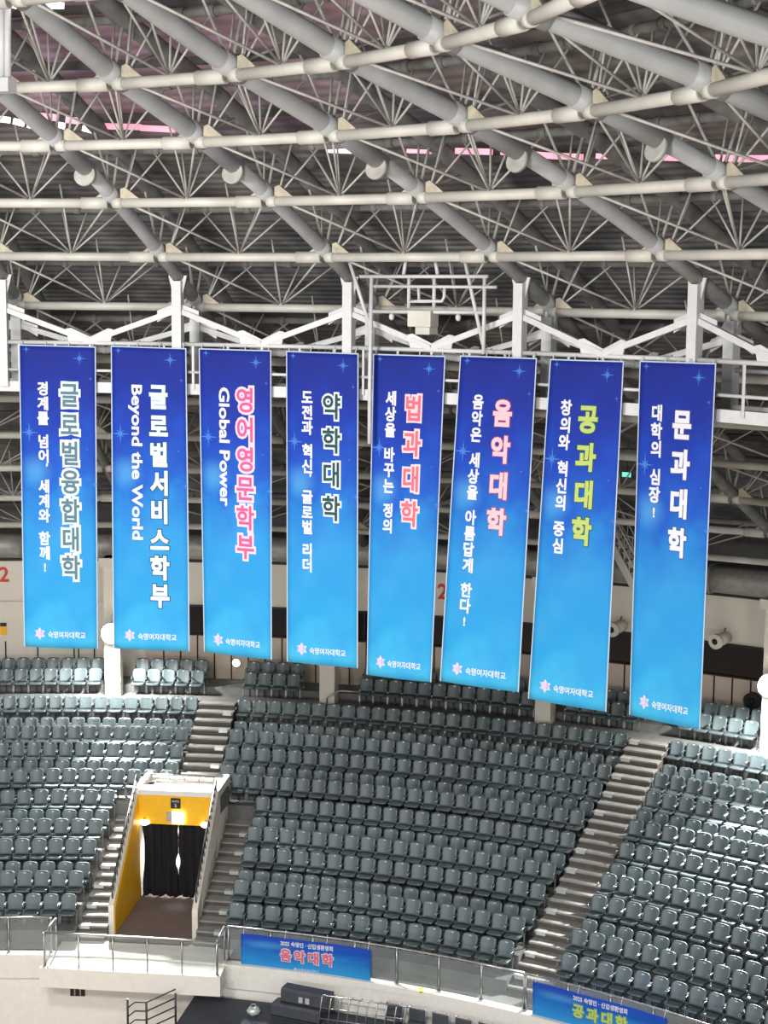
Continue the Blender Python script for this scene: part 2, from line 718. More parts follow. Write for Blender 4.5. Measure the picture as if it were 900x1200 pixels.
# ------------------------------------------------------------------ stairs
def stair(label, edges, r_top, z_top, r_bot, z_bot, n, plates):
    """edges(R) gives the two angles between which the steps run"""
    root = thing('stair_flight', label, 'stairs', P((r_top + r_bot) / 2, sum(edges((r_top + r_bot) / 2)) / 2, z_bot))
    root['kind'] = 'structure'
    tr, ri = MB(), MB()
    dr, dz = (r_top - r_bot) / n, (z_top - z_bot) / n
    for i in range(n):
        r0 = r_bot + dr * i
        z = z_bot + dz * (i + 1)
        a, b = edges(r0 + dr / 2)
        tr.sector(r0 - 0.02, r0 + dr, z - 0.05, z, a, b)
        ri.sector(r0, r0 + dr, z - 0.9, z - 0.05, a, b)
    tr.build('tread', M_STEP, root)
    ri.build('riser', M_RISER, root)
    for i in range(1, n, 2):
        r0 = r_bot + dr * i
        z = z_bot + dz * (i + 1)
        a, b = edges(r0)
        if plates > 0:
            a1, b1 = b - 0.34 / r0, b - 0.06 / r0
        else:
            a1, b1 = a + 0.06 / r0, a + 0.34 / r0
        q = MB()
        q.sector(r0 - 0.03, r0 + 0.16, z - 0.1, z + 0.012, a1, b1)
        q.build('row_plate', M_PLATE, root)
    return root


stair('grey concrete stairway between the centre block and the last block of seats', lambda R: (AIS2 - 0.62 / R, AIS2 + 0.62 / R), RT + 0.149, Z_WALK, 28.25, Z_FRONT, 26, -1)
z6 = ROWS[6][1]
r6 = ROWS[6][0] + 0.149
stair('short upper concrete stairway above the yellow curtained gateway', lambda R: (AIS1 - 0.62 / R, AIS1 + 0.62 / R), RT + 0.149, Z_WALK, r6, z6, 13, 1)
stair('narrow sunlit stairway beside the yellow wall of the gateway', lambda R: (VC - (VH + 0.86) / R, VC - VH / R), r6, z6, 28.25, Z_FRONT, 13, -1)
stair('narrow shaded stairway between the gateway parapet and the centre block', lambda R: (VC + VH / R, VC + (VH + 0.86) / R), r6, z6, 28.25, Z_FRONT, 13, 1)

# ------------------------------------------------------------------ gateway
VM = Matrix.Translation(P(0, 0, 0))


def V(x, y, z):
    """gateway frame: x along the front, y outwards (radius), z up"""
    s, c_ = sin(VC), cos(VC)
    return Vector((y * s + x * c_, y * c_ - x * s, z))


g = MB()
g.prism([V(-VH + .16, 28.2, 5.26), V(VH - .16, 28.2, 5.26), V(VH - .16, 33.4, 5.26), V(-VH + .16, 33.4, 5.26)], (0, 0, -0.2))
struct('gateway_floor', g, M_BROWN)


def gate_wall(sx, name, lab):
    root = thing(name, lab, 'wall', V(sx * (VH - 0.08), 30, Z_FRONT))
    root['kind'] = 'structure'
    x0, x1 = sx * (VH - 0.16), sx * VH
    z1, z2 = 6.15, 8.75
    b = MB()
    prof = [V(x0, R_V0, 4.9), V(x0, R_V0, z1), V(x0, R_V0 + .12, z1 + .1), V(x0, R_V1 + .15, z2), V(x0, R_V1 + 1.9, z2), V(x0, R_V1 + 1.9, 4.9)]
    b.prism(prof, V(x1, 30, 0) - V(x0, 30, 0))
    b.build('parapet', M_CREAM, root)
    # inner painted face
    q = MB()
    e = sx * 0.02
    prof = [V(x0 - e, R_V0 + .06, Z_FRONT + .02), V(x0 - e, R_V0 + .06, z1 - .08), V(x0 - e, R_V1 + .1, z2 - .16), V(x0 - e, R_V1 + .1, Z_FRONT + .02)]
    q.prism(prof, V(x0, 30, 0) - V(x0 - e, 30, 0))
    q.build('painted_face', M_YELLOW if sx < 0 else M_CREAM, root)
    # railing on top
    ra = MB()
    xm = sx * (VH - 0.08)
    a0, a1 = V(xm, R_V0 + .15, z1 + .15), V(xm, R_V1 + .15, z2)
    up = Vector((0, 0, 0.42))
    ra.path([a0, a0 + up, a1 + up, a1], 0.022, 6)
    ra.tube(a0 + up * .55, a1 + up * .55, 0.014, 6)
    N = 15
    for i in range(1, N):
        p = a0.lerp(a1, i / N)
        ra.tube(p, p + up, 0.012, 5)
    ra.build('railing', M_DKSTEEL, root)
    return root


gate_wall(-1, 'gateway_wall', 'sloping gateway side wall with a yellow inner face')
gate_wall(1, 'gateway_wall', 'sloping cream gateway parapet beside the shaded stairs')
g = thing('gateway_lintel', 'yellow lintel panel with a white cap above the black curtain', 'lintel', V(0, R_V1, 7.7))
xx = VH - 0.18
q = MB()
q.prism([V(-xx, R_V1, 7.68), V(xx, R_V1, 7.68), V(xx, R_V1, 8.6), V(-xx, R_V1, 8.6)], V(0, .16, 0))
q.build('yellow_panel', M_YELLOW, g)
q = MB()
q.prism([V(-xx, R_V1 - .05, 8.6), V(xx, R_V1 - .05, 8.6), V(xx, R_V1 - .05, 8.76), V(-xx, R_V1 - .05, 8.76)], V(0, .5, 0))
q.build('cap', M_PLAT, g)
q = MB()
for z in (8.95, 9.15):
    q.tube(V(-xx, R_V1 + .3, z), V(xx, R_V1 + .3, z), 0.02, 6)
for i in range(6):
    x = -xx + 2 * xx * i / 5
    q.tube(V(x, R_V1 + .3, 8.76), V(x, R_V1 + .3, 9.15), 0.018, 6)
q.build('guard_rail', M_STEEL, g)
# gate sign
sg = thing('gate_sign', 'small black gate sign on the yellow lintel', 'sign', V(0.02, R_V1 - .03, 8.2))
q = MB()
q.prism([V(-.13, R_V1 - .03, 8.2), V(.17, R_V1 - .03, 8.2), V(.17, R_V1 - .03, 8.52), V(-.13, R_V1 - .03, 8.52)], V(0, .03, 0))
q.build('sign_board', M_BLACK, sg)


def flat_text(body, place, size, m, name, parent, bevel=0.03, thick=0.004):
    """place(x, y) gives the world point; text centred on 0, 0"""
    vs, fs = glyphs(body, bevel)
    x0, x1 = min(v.x for v in vs), max(v.x for v in vs)
    y0, y1 = min(v.y for v in vs), max(v.y for v in vs)
    b = MB()
    b.add([place((v.x - (x0 + x1) / 2) * size, (v.y - (y0 + y1) / 2) * size, thick * (1 if v.z >= 0 else 0)) for v in vs], fs)
    return b.build(name, m, parent)


for body, z, s in (('GATE', 8.43, .085), ('2', 8.3, .14)):
    flat_text(body, lambda x, y, h, z=z: V(.02 + x, R_V1 - .034 - h, z + y), s, M_PLATE, 'sign_lettering', sg)
lb = thing('exit_light', 'glowing white exit light box under the gate sign', 'light', V(.1, R_V1 - .09, 7.72))
q = MB()
q.prism([V(-.08, R_V1 - .08, 7.74), V(.28, R_V1 - .08, 7.74), V(.28, R_V1 - .08, 8.1), V(-.08, R_V1 - .08, 8.1)], V(0, .075, 0))
q.build('light_box', M_LAMP2, lb)
q = MB()
q.prism([V(-.26, R_V1 - .06, 7.78), V(-.09, R_V1 - .06, 7.78), V(-.09, R_V1 - .06, 8.08), V(-.26, R_V1 - .06, 8.08)], V(0, .055, 0))
q.build('side_box', M_STEEL, lb)
for sx, lab in ((-1, 'glowing lamp at the lintel end over the yellow wall'), (1, 'glowing lamp at the lintel end over the shaded parapet')):
    o = thing('gateway_lamp', lab, 'lamp', V(sx * (xx - .16), R_V1 - .05, 7.66), 0, 'gateway lamps')
    q = MB()
    q.sphere(V(sx * (xx - .18), R_V1 - .02, 7.72), .17, 12, 8, (1, .7, .5))
    q.build('lamp_glass', M_LAMP2, o)
    q = MB()
    q.tube(V(sx * (xx - .18), R_V1 + .02, 7.74), V(sx * (xx - .18), R_V1 + .02, 7.86), .05, 8)
    q.build('lamp_mount', M_STEEL, o)


def curtain(x0, x1, edge, lab):
    """hanging pleated panel; edge(z) eats into its inner side"""
    root = thing('curtain', lab, 'curtain', V((x0 + x1) / 2, R_V1 + .25, 5.27))
    b = MB()
    NX, NZ = 44, 14
    vs, fs = [], []
    for j in range(NZ + 1):
        z = 5.3 + (7.72 - 5.3) * j / NZ
        a, c_ = edge(z, x0, x1)
        for i in range(NX + 1):
            u = i / NX
            x = a + (c_ - a) * u
            vs.append(V(x, R_V1 + .25 + .05 * sin(x * 26 + .8 * sin(z)) + .015 * sin(x * 61), z + (.03 * sin(x * 13) if j == 0 else 0)))
    for j in range(NZ):
        for i in range(NX):
            k0 = j * (NX + 1) + i
            fs.append((k0, k0 + 1, k0 + NX + 2, k0 + NX + 1))
    b.add(vs, fs, True)
    o = b.build('cloth', M_CURTAIN, root)
    md = o.modifiers.new('thickness', 'SOLIDIFY')
    md.thickness = 0.012
    q = MB()
    q.tube(V(x0, R_V1 + .25, 7.73), V(x1, R_V1 + .25, 7.73), .02, 8)
    q.build('curtain_rail', M_DKSTEEL, root)


def slit(z):
    return 0.06 * math.exp(-((z - 6.4) / .2) ** 4) + (0.045 * math.exp(-((z - 7.42) / .05) ** 2)) + (0.04 * math.exp(-((z - 7.66) / .05) ** 2)) + 0.001


curtain(-xx + .02, 0.02, lambda z, a, b: (a + .1 * math.exp(-((z - 6.7) / .75) ** 4), b - slit(z)), 'black pleated curtain panel beside the yellow gateway wall')
curtain(0.02, xx, lambda z, a, b: (a + slit(z), b), 'black pleated curtain panel beside the cream parapet')
g = MB()
g.prism([V(-xx - .02, 33.4, 5.1), V(xx + .02, 33.4, 5.1), V(xx + .02, 33.4, 8.6), V(-xx - .02, 33.4, 8.6)], V(0, .15, 0))
struct('wall_corridor', g, M_PLAT)
lamp('corridor_light', 'AREA', V(0, 32.7, 7.6), V(0, 33.4, 6.3), 160, (1, 1, 1), .8)

# platform in front of the gateway
g = thing('balcony_platform', 'white balcony platform jutting out before the curtained gateway', 'platform', V(0, 27, 4.8))
g['kind'] = 'structure'
q = MB()
q.prism([V(-2.5, 26.12, 4.82), V(2.5, 26.12, 4.82), V(2.5, 28.3, 4.82), V(-2.5, 28.3, 4.82)], (0, 0, 0.44))
q.build('slab', M_PLAT, g)
q = MB()
q.prism([V(-2.54, 26.08, 4.76), V(2.54, 26.08, 4.76), V(2.54, 26.2, 4.76), V(-2.54, 26.2, 4.76)], (0, 0, 0.56))
q.build('fascia', M_PLAT, g)


def balustrade(lab, pts, height, z0, post_every, rail=True):
    """glass guard along pts (ground points)"""
    root = thing('glass_balustrade', lab, 'railing', Vector((pts[0].x, pts[0].y, z0)), 0)
    up = Vector((0, 0, height))
    # resample
    L = [0]
    for a, b in zip(pts, pts[1:]):
        L.append(L[-1] + (b - a).length)

    def at(s):
        for i in range(len(pts) - 1):
            if s <= L[i + 1] + 1e-6:
                return pts[i].lerp(pts[i + 1], (s - L[i]) / (L[i + 1] - L[i]))
        return pts[-1]
    n = max(1, round(L[-1] / post_every))
    ps = [at(L[-1] * i / n) for i in range(n + 1)]
    for a, b in zip(ps, ps[1:]):
        d = (b - a).normalized()
        a2, b2 = a + d * .05, b - d * .05
        q = MB()
        q.bar(a2 + up * .5 + Vector((0, 0, .02)), b2 + up * .5 + Vector((0, 0, .02)), .016, height - .1)
        q.build('glass_panel', M_GLASS, root)
    for p in ps:
        q = MB()
        q.tube(p, p + up, .025, 8)
        q.tube(p, p + Vector((0, 0, .03)), .06, 8)
        q.tube(p + up * .98, p + up * 1.02, .04, 8)
        q.build('post', M_STEEL, root)
    if rail:
        q = MB()
        q.path([p + up * 1.02 for p in ps], .03, 8)
        q.build('top_rail', M_STEEL, root)
    return root


zp = 5.27
balustrade('glass guard along the front of the white balcony platform', [V(-2.42, 26.2, zp), V(2.42, 26.2, zp)], 1.0, zp, .96)
balustrade('short glass guard returning from balcony towards the first seat block', [V(-2.42, 26.28, zp), V(-2.42, 27.25, zp)], 1.0, zp, .9)
balustrade('short glass guard returning from balcony towards the music banner', [V(2.42, 26.28, zp), V(2.42, 27.25, zp)], 1.0, zp, .9)


def arc(R, a, b, z, n=16):
    return [P(R, a + (b - a) * i / n, z) for i in range(n + 1)]


balustrade('glass guard before the first seat block, ending at the balcony', arc(27.3, -.16, VC - 2.55 / 27.3, 5.33), .98, 5.33, 1.25)
balustrade('long curved glass guard before the centre seat block', arc(27.3, VC + 2.55 / 27.3, .515, 5.33), .98, 5.33, 1.25)
balustrade('curved glass guard before the last seat block, behind the engineering banner', arc(27.3, .517, .78, 5.33), .98, 5.33, 1.25)

# ------------------------------------------------------------------ seats
def seat_parts():
    d = {}
    # backrest: curved rounded shell, leaning back
    b = MB()
    NX, NZ = 8, 7
    def pt(i, j, off):
        u = -1 + 2 * i / NX
        v = j / NZ
        w = .226 * (1 - .07 * (1 - v) ** 2) * (1 - max(0, (v - .8) / .2) ** 3 * .13)
        x = u * w
        zz = .38 + .45 * v - .025 * (abs(u) ** 5) * max(0, v - .6) / .4
        y = .02 + .13 * (v - .4) - .045 * u * u + off
        return (x, y, zz)
    vs = [pt(i, j, 0) for j in range(NZ + 1) for i in range(NX + 1)]
    k = len(vs)
    vs += [pt(i, j, .035) for j in range(NZ + 1) for i in range(NX + 1)]
    W = NX + 1
    fs = []
    for j in range(NZ):
        for i in range(NX):
            a = j * W + i
            fs.append((a, a + 1, a + W + 1, a + W))
            fs.append((k + a, k + a + W, k + a + W + 1, k + a + 1))
    for i in range(NX):
        fs.append((i, k + i, k + i + 1, i + 1))
        a = NZ * W + i
        fs.append((a, a + 1, k + a + 1, k + a))
    for j in range(NZ):
        a = j * W
        fs.append((a, a + W, k + a + W, k + a))
        a = j * W + NX
        fs.append((a, k + a, k + a + W, a + W))
    b.add(vs, fs, True)
    d['backrest'] = (b, M_SEAT)
    # pan with dished top and rounded front
    b = MB()
    prof = [(-.40, .355), (-.425, .385), (-.42, .415), (-.38, .432), (-.2, .415), (-.02, .40), (-.02, .36), (-.2, .37)]
    xs = [-.215, -.20, -.1, 0, .1, .20, .215]
    vs, fs = [], []
    for x in xs:
        e = .02 if abs(x) > .21 else 0
        for (y, z) in prof:
            vs.append((x, y + (e if y < -.3 else 0), z - .012 * (1 - (x / .215) ** 2) + (0 if not e else -.006)))
    m_ = len(prof)
    for i in range(len(xs) - 1):
        for j in range(m_):
            fs.append((i * m_ + j, i * m_ + (j + 1) % m_, (i + 1) * m_ + (j + 1) % m_, (i + 1) * m_ + j))
    fs += [tuple(reversed(range(m_))), tuple((len(xs) - 1) * m_ + j for j in range(m_))]
    b.add(vs, fs, True)
    d['seat_pan'] = (b, M_PAN)
    for s, nm in ((-1, 'armrest'), (1, 'armrest ')):
        b = MB()
        x = s * .235
        b.path([(x, .03, .40), (x, .02, .585), (x, -.04, .60), (x, -.22, .60), (x, -.25, .575), (x, -.25, .54)], .017, 6)
        b.bar((x, -.08, .0), (x, -.02, .42), .03, .04)
        d[nm] = (b, M_ARM)
    b = MB()
    b.bar((-.2, -.03, .345), (.2, -.03, .345), .05, .03)
    b.bar((0, -.06, .0), (0, -.06, .35), .06, .05)
    d['support'] = (b, M_DKSTEEL)
    b = MB()
    b.prism([(-.034, .062, .765), (.034, .062, .765), (.034, .067, .80), (-.034, .067, .80)], (0, .012, 0))
    d['number_plate'] = (b, M_PLATE)
    return d


SP = seat_parts()
SMESH = {}
for nm, (b, m) in SP.items():
    me = b.mesh(nm.strip())
    me.materials.append(m)
    SMESH[nm] = me

BN = ('block under the first banners', 'centre block', 'block past the long stairway')
REF = ('gateway stairs', 'gateway stairs', 'long stairway')
ROWWORD = ['', 'front', 'second', 'third', 'fourth', 'fifth', 'sixth', 'seventh', 'eighth', 'ninth', 'tenth', 'eleventh', 'twelfth', 'thirteenth', 'fourteenth', 'fifteenth']
spots = []
for i, (R, z) in enumerate(ROWS + BACK):
    row = 13 - i if i < 13 else (14 if i == 13 else 15)
    for bi, (a, b) in enumerate(block_edges(i if i < 13 else 0, R)):
        n = int((b - a - .1 / R) * R / 0.503)
        for s in range(n):
            t = (a + b) / 2 + (s - (n - 1) / 2) * (b - a - .08 / R) / n
            if not (TMIN + .02 < t < TMAX - .02):
                continue
            if i >= 13 and any(p - (.0125 if k != 1 else .028) < t < p + (.0125 if k != 1 else .02) for k, p in enumerate(PILLARS)):
                continue
            k = (n - s) if bi == 0 else (s + 1)
            p = P(R, t, z)
            x, y = pix(p + Vector((0, 0, .6)))
            spots.append((row, bi, k, p, t, x, y))
inview = [s for s in spots if -6 < s[5] < 906 and s[6] < 1206]


def behind_banner(s):
    return False


near = sorted(inview, key=lambda s: (s[3] - CAMP).length)[:300]
chosen = set(id(s) for s in near)
sproto = None
for s in near:
    row, bi, k, p, t, x, y = s
    root = bpy.data.objects.new('stadium_seat', None)
    root.empty_display_size = .1
    COL.objects.link(root)
    root.location = p
    root.rotation_euler = (0, 0, -t)
    rw = ROWWORD[row] + (' row up' if row > 1 else ' row')
    tag(root, 'grey plastic seat, %s from the %s, %s, %s' % (ORD[k], REF[bi], rw, BN[bi]), 'seat', 'grey stadium seats')
    back = None
    for nm, me in SMESH.items():
        o = bpy.data.objects.new(nm.strip(), me)
        COL.objects.link(o)
        if nm == 'number_plate':
            o.parent = back
        else:
            o.parent = root
        if nm == 'backrest':
            back = o
# the remaining seats, higher up
mats_s = []
allv, allf, alls, allm = [], [], [], []
for m in (M_SEAT, M_PAN, M_ARM, M_DKSTEEL, M_PLATE):
    mats_s.append(m)
for s in spots:
    if id(s) in chosen:
        continue
    x, y = s[5], s[6]
    if not (-60 < x < 960 and y < 1240):
        continue
    M = Matrix.Translation(s[3]) @ Matrix.Rotation(-s[4], 4, 'Z')
    for nm, (b, m) in SP.items():
        k = len(allv)
        allv += [tuple(M @ Vector(v)) for v in b.v]
        allf += [tuple(q + k for q in fc) for fc in b.f]
        alls += b.sm
        allm += [mats_s.index(m)] * len(b.f)
me = bpy.data.meshes.new('stadium_seating')
me.from_pydata(allv, [], allf)
me.polygons.foreach_set('use_smooth', alls)
for m in mats_s:
    me.materials.append(m)
me.polygons.foreach_set('material_index', allm)
me.update()
o = link('stadium_seating', me)
tag(o, 'remaining grey plastic seats of the higher rows below the back wall', 'seating', kind='stuff')

# ------------------------------------------------------------------ roof
RINGS = [6.97, 9.59, 12.22, 14.82, 17.48, 20.0, 22.34, 24.82, 27.2, 29.6, 32.0, 34.4, 36.8]
JS = list(range(-4, 8))
HUP = 1.0


def TH(j):
    return T0 + DT * j


def ring_truss(i, lab):
    R = RINGS[i]
    root = thing('ring_truss', lab, 'roof truss', P(R, TH(1), zlow(R)), 0, 'ring trusses of the dome')
    hidden = i >= 7
    ri = RINGS[i - 1] if i > 0 else R - 2.6
    for j in JS[:-1]:
        a, b = dome(R, TH(j), -.15), dome(R, TH(j + 1), -.15)
        xs = [pix(a)[0], pix(b)[0]]
        if max(xs) < -40 or min(xs) > 940:
            continue
        d = (b - a).normalized()
        L = (b - a).length
        q = MB()
        q.tube(a + d * .06, b - d * .06, .098, 12)
        q.tube(b - d * .62, b - d * .06, .122, 12)
        q.tube(a + d * .06, a + d * .26, .112, 12)
        q.build('lower_beam', M_BEAM, root)
        ua, ub = dome(R, TH(j), HUP), dome(R, TH(j + 1), HUP)
        q = MB()
        q.tube(ua, ub, .085, 8)
        for s in (.25, .5, .75):
            p = ua.lerp(ub, s)
            q.tube(p - d * .08, p + d * .08, .11, 8)
        q.build('upper_pipe', M_UPPER, root)
        m = (a + b) / 2 + Vector((0, 0, .06))
        bars = [(m, ua.lerp(ub, s), .021) for s in (.22, .41, .56, .76)]
        # towards the next ring inwards, in the upper layer
        ia, ib = dome(ri, TH(j), HUP), dome(ri, TH(j + 1), HUP)
        bars.append((m, (ua.lerp(ub, .5)).lerp(ia.lerp(ib, .5), .45), .021))
        for s, f_ in ((.1, 0), (.17, .12), (.3, 0)):
            bars.append((a + d * .28 + Vector((0, 0, .1)), ua.lerp(ub, s).lerp(ia.lerp(ib, s), f_), .021))
        bars.append((b - d * .05, ua.lerp(ub, .93), .021))
        if hidden:
            q = MB()
            for p0, p1, rr in bars:
                q.tube(p0, p1, rr, 6)
            q.build('web', M_BAR, root)
        else:
            for p0, p1, rr in bars:
                q = MB()
                q.tube(p0, p1, rr, 6)
                q.build('web_bar', M_BAR, root)
        q = MB()
        q.sphere(m, .07, 8, 6)
        q.build('web_hub', M_BAR, root)
        n = Vector((0, 0, 1))
        e = a + d * .22
        q = MB()
        q.prism([e, e + d * .55, e + d * .1 + n * .31, e + n * .28], d.cross(n) * .03)
        q.build('gusset_plate', M_GUSSET, root)
        q = MB()
        q.prism([b - d * .2, b - d * .2 + n * .2, b - d * .5], d.cross(n) * .03)
        q.build('gusset_plate', M_GUSSET, root)
        # braces from this ring's middle up to the nodes of the ring inside it
        if i > 0:
            q = MB()
            q.tube(m, dome(ri, TH(j)), .026, 6)
            q.build('brace', M_BAR, root)
            q = MB()
            q.tube(m, dome(ri, TH(j + 1)), .022, 6)
            q.build('brace', M_BAR, root)
    return root


RL = {0: 'innermost pale ring truss, at the very top of the dome',
      1: 'pale ring truss just inside the topmost full ring',
      2: 'pale ring truss of the dome, fifth above the banner catwalk',
      3: 'pale ring truss of the dome, fourth above the catwalk, before the pink strip',
      4: 'pale ring truss of the dome, third above the catwalk, below the pink strip',
      5: 'pale ring truss of the dome, second above the banner catwalk',
      6: 'pale ring truss just above and behind the banner catwalk',
      7: 'first shaded ring truss behind the banners, below the catwalk',
      8: 'second shaded ring truss behind the banners, counting down',
      9: 'third shaded ring truss behind the banners, counting down',
      10: 'fourth shaded ring truss behind the banners, counting down',
      11: 'fifth shaded ring truss behind the banners, above the duct',
      12: 'lowest shaded ring truss, just above the round duct'}
for i in range(13):
    ring_truss(i, RL[i])

RIBEND = {-4: 'two bays before the first banner', -3: 'one bay before the first banner', -2: 'at the post before the first banner', -1: 'at the post above the second banner',
          0: 'at the post above the fourth banner', 1: 'at the post above the sixth banner', 2: 'at the post above the eighth banner', 3: 'one bay past the eighth banner',
          4: 'two bays past the eighth banner', 5: 'three bays past the eighth banner', 6: 'four bays past the eighth banner', 7: 'five bays past the eighth banner'}
for j in JS:
    t = TH(j)
    root = thing('roof_rib', 'grey tubular dome rib coming down ' + RIBEND[j], 'roof rib', P(21.15, t, zlow(21.15)), 0, 'radial ribs of the dome')
    q = MB()
    q.path([dome(r, t) for r in (3.5, 5, 6.97, 9.59, 12.22, 14.82, 16.3)], .165, 14)
    q.build('lower_chord', M_TUBE, root)
    q = MB()
    q.path([dome(r, t) for r in (16.3, 17.48, 18.7, 20.0, 21.15)], .145, 14)
    q.build('lower_chord', M_TUBE, root)
    q = MB()
    d = (dome(16.4, t) - dome(16.2, t)).normalized()
    q.tube(dome(16.15, t, -.15), dome(16.15, t, -.15) + d * .09, .215, 18)
    q.build('flange', M_BAR, root)
    q = MB()
    q.path([dome(r, t) for r in (21.15, 22.34, 24.82, 27.2, 29.6, 32, 34.4, 36.8, 38.6)], .15, 12)
    q.build('outer_chord', M_UPPER, root)  # same tube running on in shadow, the shade put into darker steel
    q = MB()
    q.path([dome(r, t, HUP) for r in (3.5, 6.97, 9.59, 12.22, 14.82, 17.48, 20, 22.34, 24.82, 29.6, 34.4, 38.0)], .16, 12)
    q.build('upper_chord', M_UPPER, root)
    q = MB()
    for r0, r1 in zip(RINGS, RINGS[1:]):
        q.tube(dome(r0, t), dome((r0 + r1) / 2, t, HUP), .026, 6)
        q.tube(dome(r1, t), dome((r0 + r1) / 2, t, HUP), .026, 6)
    for r0 in RINGS:
        q.tube(dome(r0, t), dome(r0, t, HUP), .03, 6)
    q.build('lattice', M_BAR, root)
    for r in RINGS[:7]:
        n = Vector((0, 0, 1))
        p = dome(r, t)
        dd = (dome(r + .1, t) - dome(r - .1, t)).normalized()
        q = MB()
        q.tube(p - dd * .28, p + dd * .28, .185 if r < 16 else .165, 14)
        q.build('node_sleeve', M_TUBE, root)

# pink lit strip under the deck
sk = thing('skylight_strip', 'broken line of glowing pink and white panels under the roof deck', 'light strip', on_dome(300, 162, 1.1))
for (x0, y0, x1, y1, h, w_) in ((-4, 139, 12, 141, 6, 1), (16, 142, 28, 145, 6, 1), (33, 146, 43, 149, 6, 1), (67, 146, 76, 148, 6, 1), (97, 150, 109, 153, 6, 1), (44, 136, 66, 138, 7, 0), (77, 140, 100, 143, 7, 0),
                                (124, 148, 165, 149, 6, 0), (165, 150, 205, 152, 6, 0), (264, 165, 288, 167, 6, 1), (288, 165, 318, 163, 6, 0), (325, 160, 352, 162, 6, 0), (372, 162, 388, 163, 5, 0), (384, 176, 412, 177, 5, 1),
                                (478, 177, 505, 178, 4, 0), (535, 177, 576, 178, 6, 0), (588, 178, 616, 180, 6, 0), (624, 181, 650, 183, 6, 0), (652, 183, 682, 184, 6, 0), (700, 183, 730, 184, 5, 0), (762, 184, 800, 185, 6, 0), (840, 185, 870, 186, 6, 0), (872, 186, 905, 186, 6, 0)):
    a, b = on_dome(x0, y0, 1.15), on_dome(x1, y1, 1.15)
    q = MB()
    q.bar(a, b, .12, h / 55)
    q.build('panel', M_PALEPINK if w_ else M_PINK, sk)

# ------------------------------------------------------------------ catwalk with posts and braces, the banner rail
RE = 21.15
ZT, ZB = 22.68, 21.66
ck = thing('catwalk', 'white ring catwalk with guard rails that carries the row of banners', 'catwalk', P(RE, TH(0), ZB))
for j in range(-4, 5):
    ta, tb_ = TH(j), TH(j + 1)
    q = MB()
    q.bar(P(RE + .1, ta, ZB), P(RE + .1, tb_, ZB), .14, .24)
    q.build('edge_beam', M_WHITE, ck)
    q = MB()
    q.bar(P(22.34, ta, ZB), P(22.34, tb_, ZB), .14, .24)
    q.build('edge_beam', M_WHITE, ck)
    q = MB()
    a, b, c_, d = P(RE + .16, ta, ZB), P(RE + .16, tb_, ZB), P(22.3, tb_, ZB), P(22.3, ta, ZB)
    q.prism([a, b, c_, d], (0, 0, .04))
    q.build('deck_plate', M_UPPER, ck)
    for z, r in ((ZT, .05), (22.05, .035)):
        q = MB()
        q.tube(P(RE, ta, z), P(RE, tb_, z), r, 8)
        q.build('guard_rail', M_WHITE, ck)
    q = MB()
    q.tube(P(22.34, ta, 22.45), P(22.34, tb_, 22.45), .045, 8)
    q.build('guard_rail', M_WHITE, ck)
    for s in (.09, .3, .5, .72, .92):
        p, p2 = P(RE, ta, ZB).lerp(P(RE, tb_, ZB), s), P(22.34, ta, ZB).lerp(P(22.34, tb_, ZB), s)
        q = MB()
        q.bar(p, Vector((p.x, p.y, ZT)), .05, .05, Vector((0, 1, 0)))
        q.build('rail_post', M_WHITE, ck)
    q = MB()
    for s in (0, .25, .5, .75):
        p, p2 = P(RE + .1, ta, ZB - .05).lerp(P(RE + .1, tb_, ZB - .05), s), P(22.34, ta, ZB - .05).lerp(P(22.34, tb_, ZB - .05), s)
        q.bar(p, p2, .08, .12)
    q.build('cross_beam', M_WHITE, ck)

PL = {-4: 'two bays before the first banner', -3: 'one bay before the first banner', -2: 'just before the first banner', -1: 'above the second banner', 0: 'above the fourth banner', 1: 'above the sixth banner',
      2: 'above the eighth banner', 3: 'past the eighth banner', 4: 'second bay past the eighth banner'}


def hanger(R, ztop, j, lab, w_, zbr, zmid, front):
    t = TH(j)
    root = thing('hanger_post', lab, 'post', P(R, t, ZB), 0, 'white hanger posts of the catwalk')
    q = MB()
    q.box(P(R, t, (ztop + ZB) / 2), w_, w_, ztop - ZB, t)
    q.build('post', M_WHITE, root)
    q = MB()
    tn = Vector((cos(t), -sin(t), 0))
    c_ = P(R, t, ztop)
    n = P(1, t, 0) * .04
    q.prism([c_ - tn * .22 + Vector((0, 0, .12)), c_ + tn * .22 + Vector((0, 0, .12)), c_ + tn * .12 - Vector((0, 0, .28)), c_ - tn * .12 - Vector((0, 0, .28))], n)
    q.build('head_plate', M_WHITE, root)
    for s in (-1, 1):
        mid = (P(R, t, zmid) + P(R, t + s * DT, zmid)) / 2
        a = P(R, t, zbr)
        d = (mid - a).normalized()
        q = MB()
        q.bar(a + d * .12, mid, .1, .12)
        q.build('brace', M_WHITE, root)
        q = MB()
        e = mid
        dm = -tn * s
        q.prism([e, e + dm * .5, e + dm * .56 + Vector((0, 0, .28)), e + dm * .44 + Vector((0, 0, .3)), e + Vector((0, 0, .1))], P(1, t, 0) * .03)
        q.prism([a, a + tn * s * .5 - Vector((0, 0, .28)), a + tn * s * .5 - Vector((0, 0, .02)), a + Vector((0, 0, .16))], P(1, t, 0) * .03)
        q.build('gusset_plate', M_WHITE, root)


for j in range(-3, 4):
    hanger(RE, zlow(RE) - .12, j, 'white square hanger post in front, ' + PL[j], .22, 23.45, 22.72, True)
    hanger(22.34, zlow(22.34) - .1, j, 'white hanger post behind the catwalk, ' + PL[j], .24, 23.05, 22.45, False)

# ------------------------------------------------------------------ banners
W_ = lambda *c: c
COLS = {}


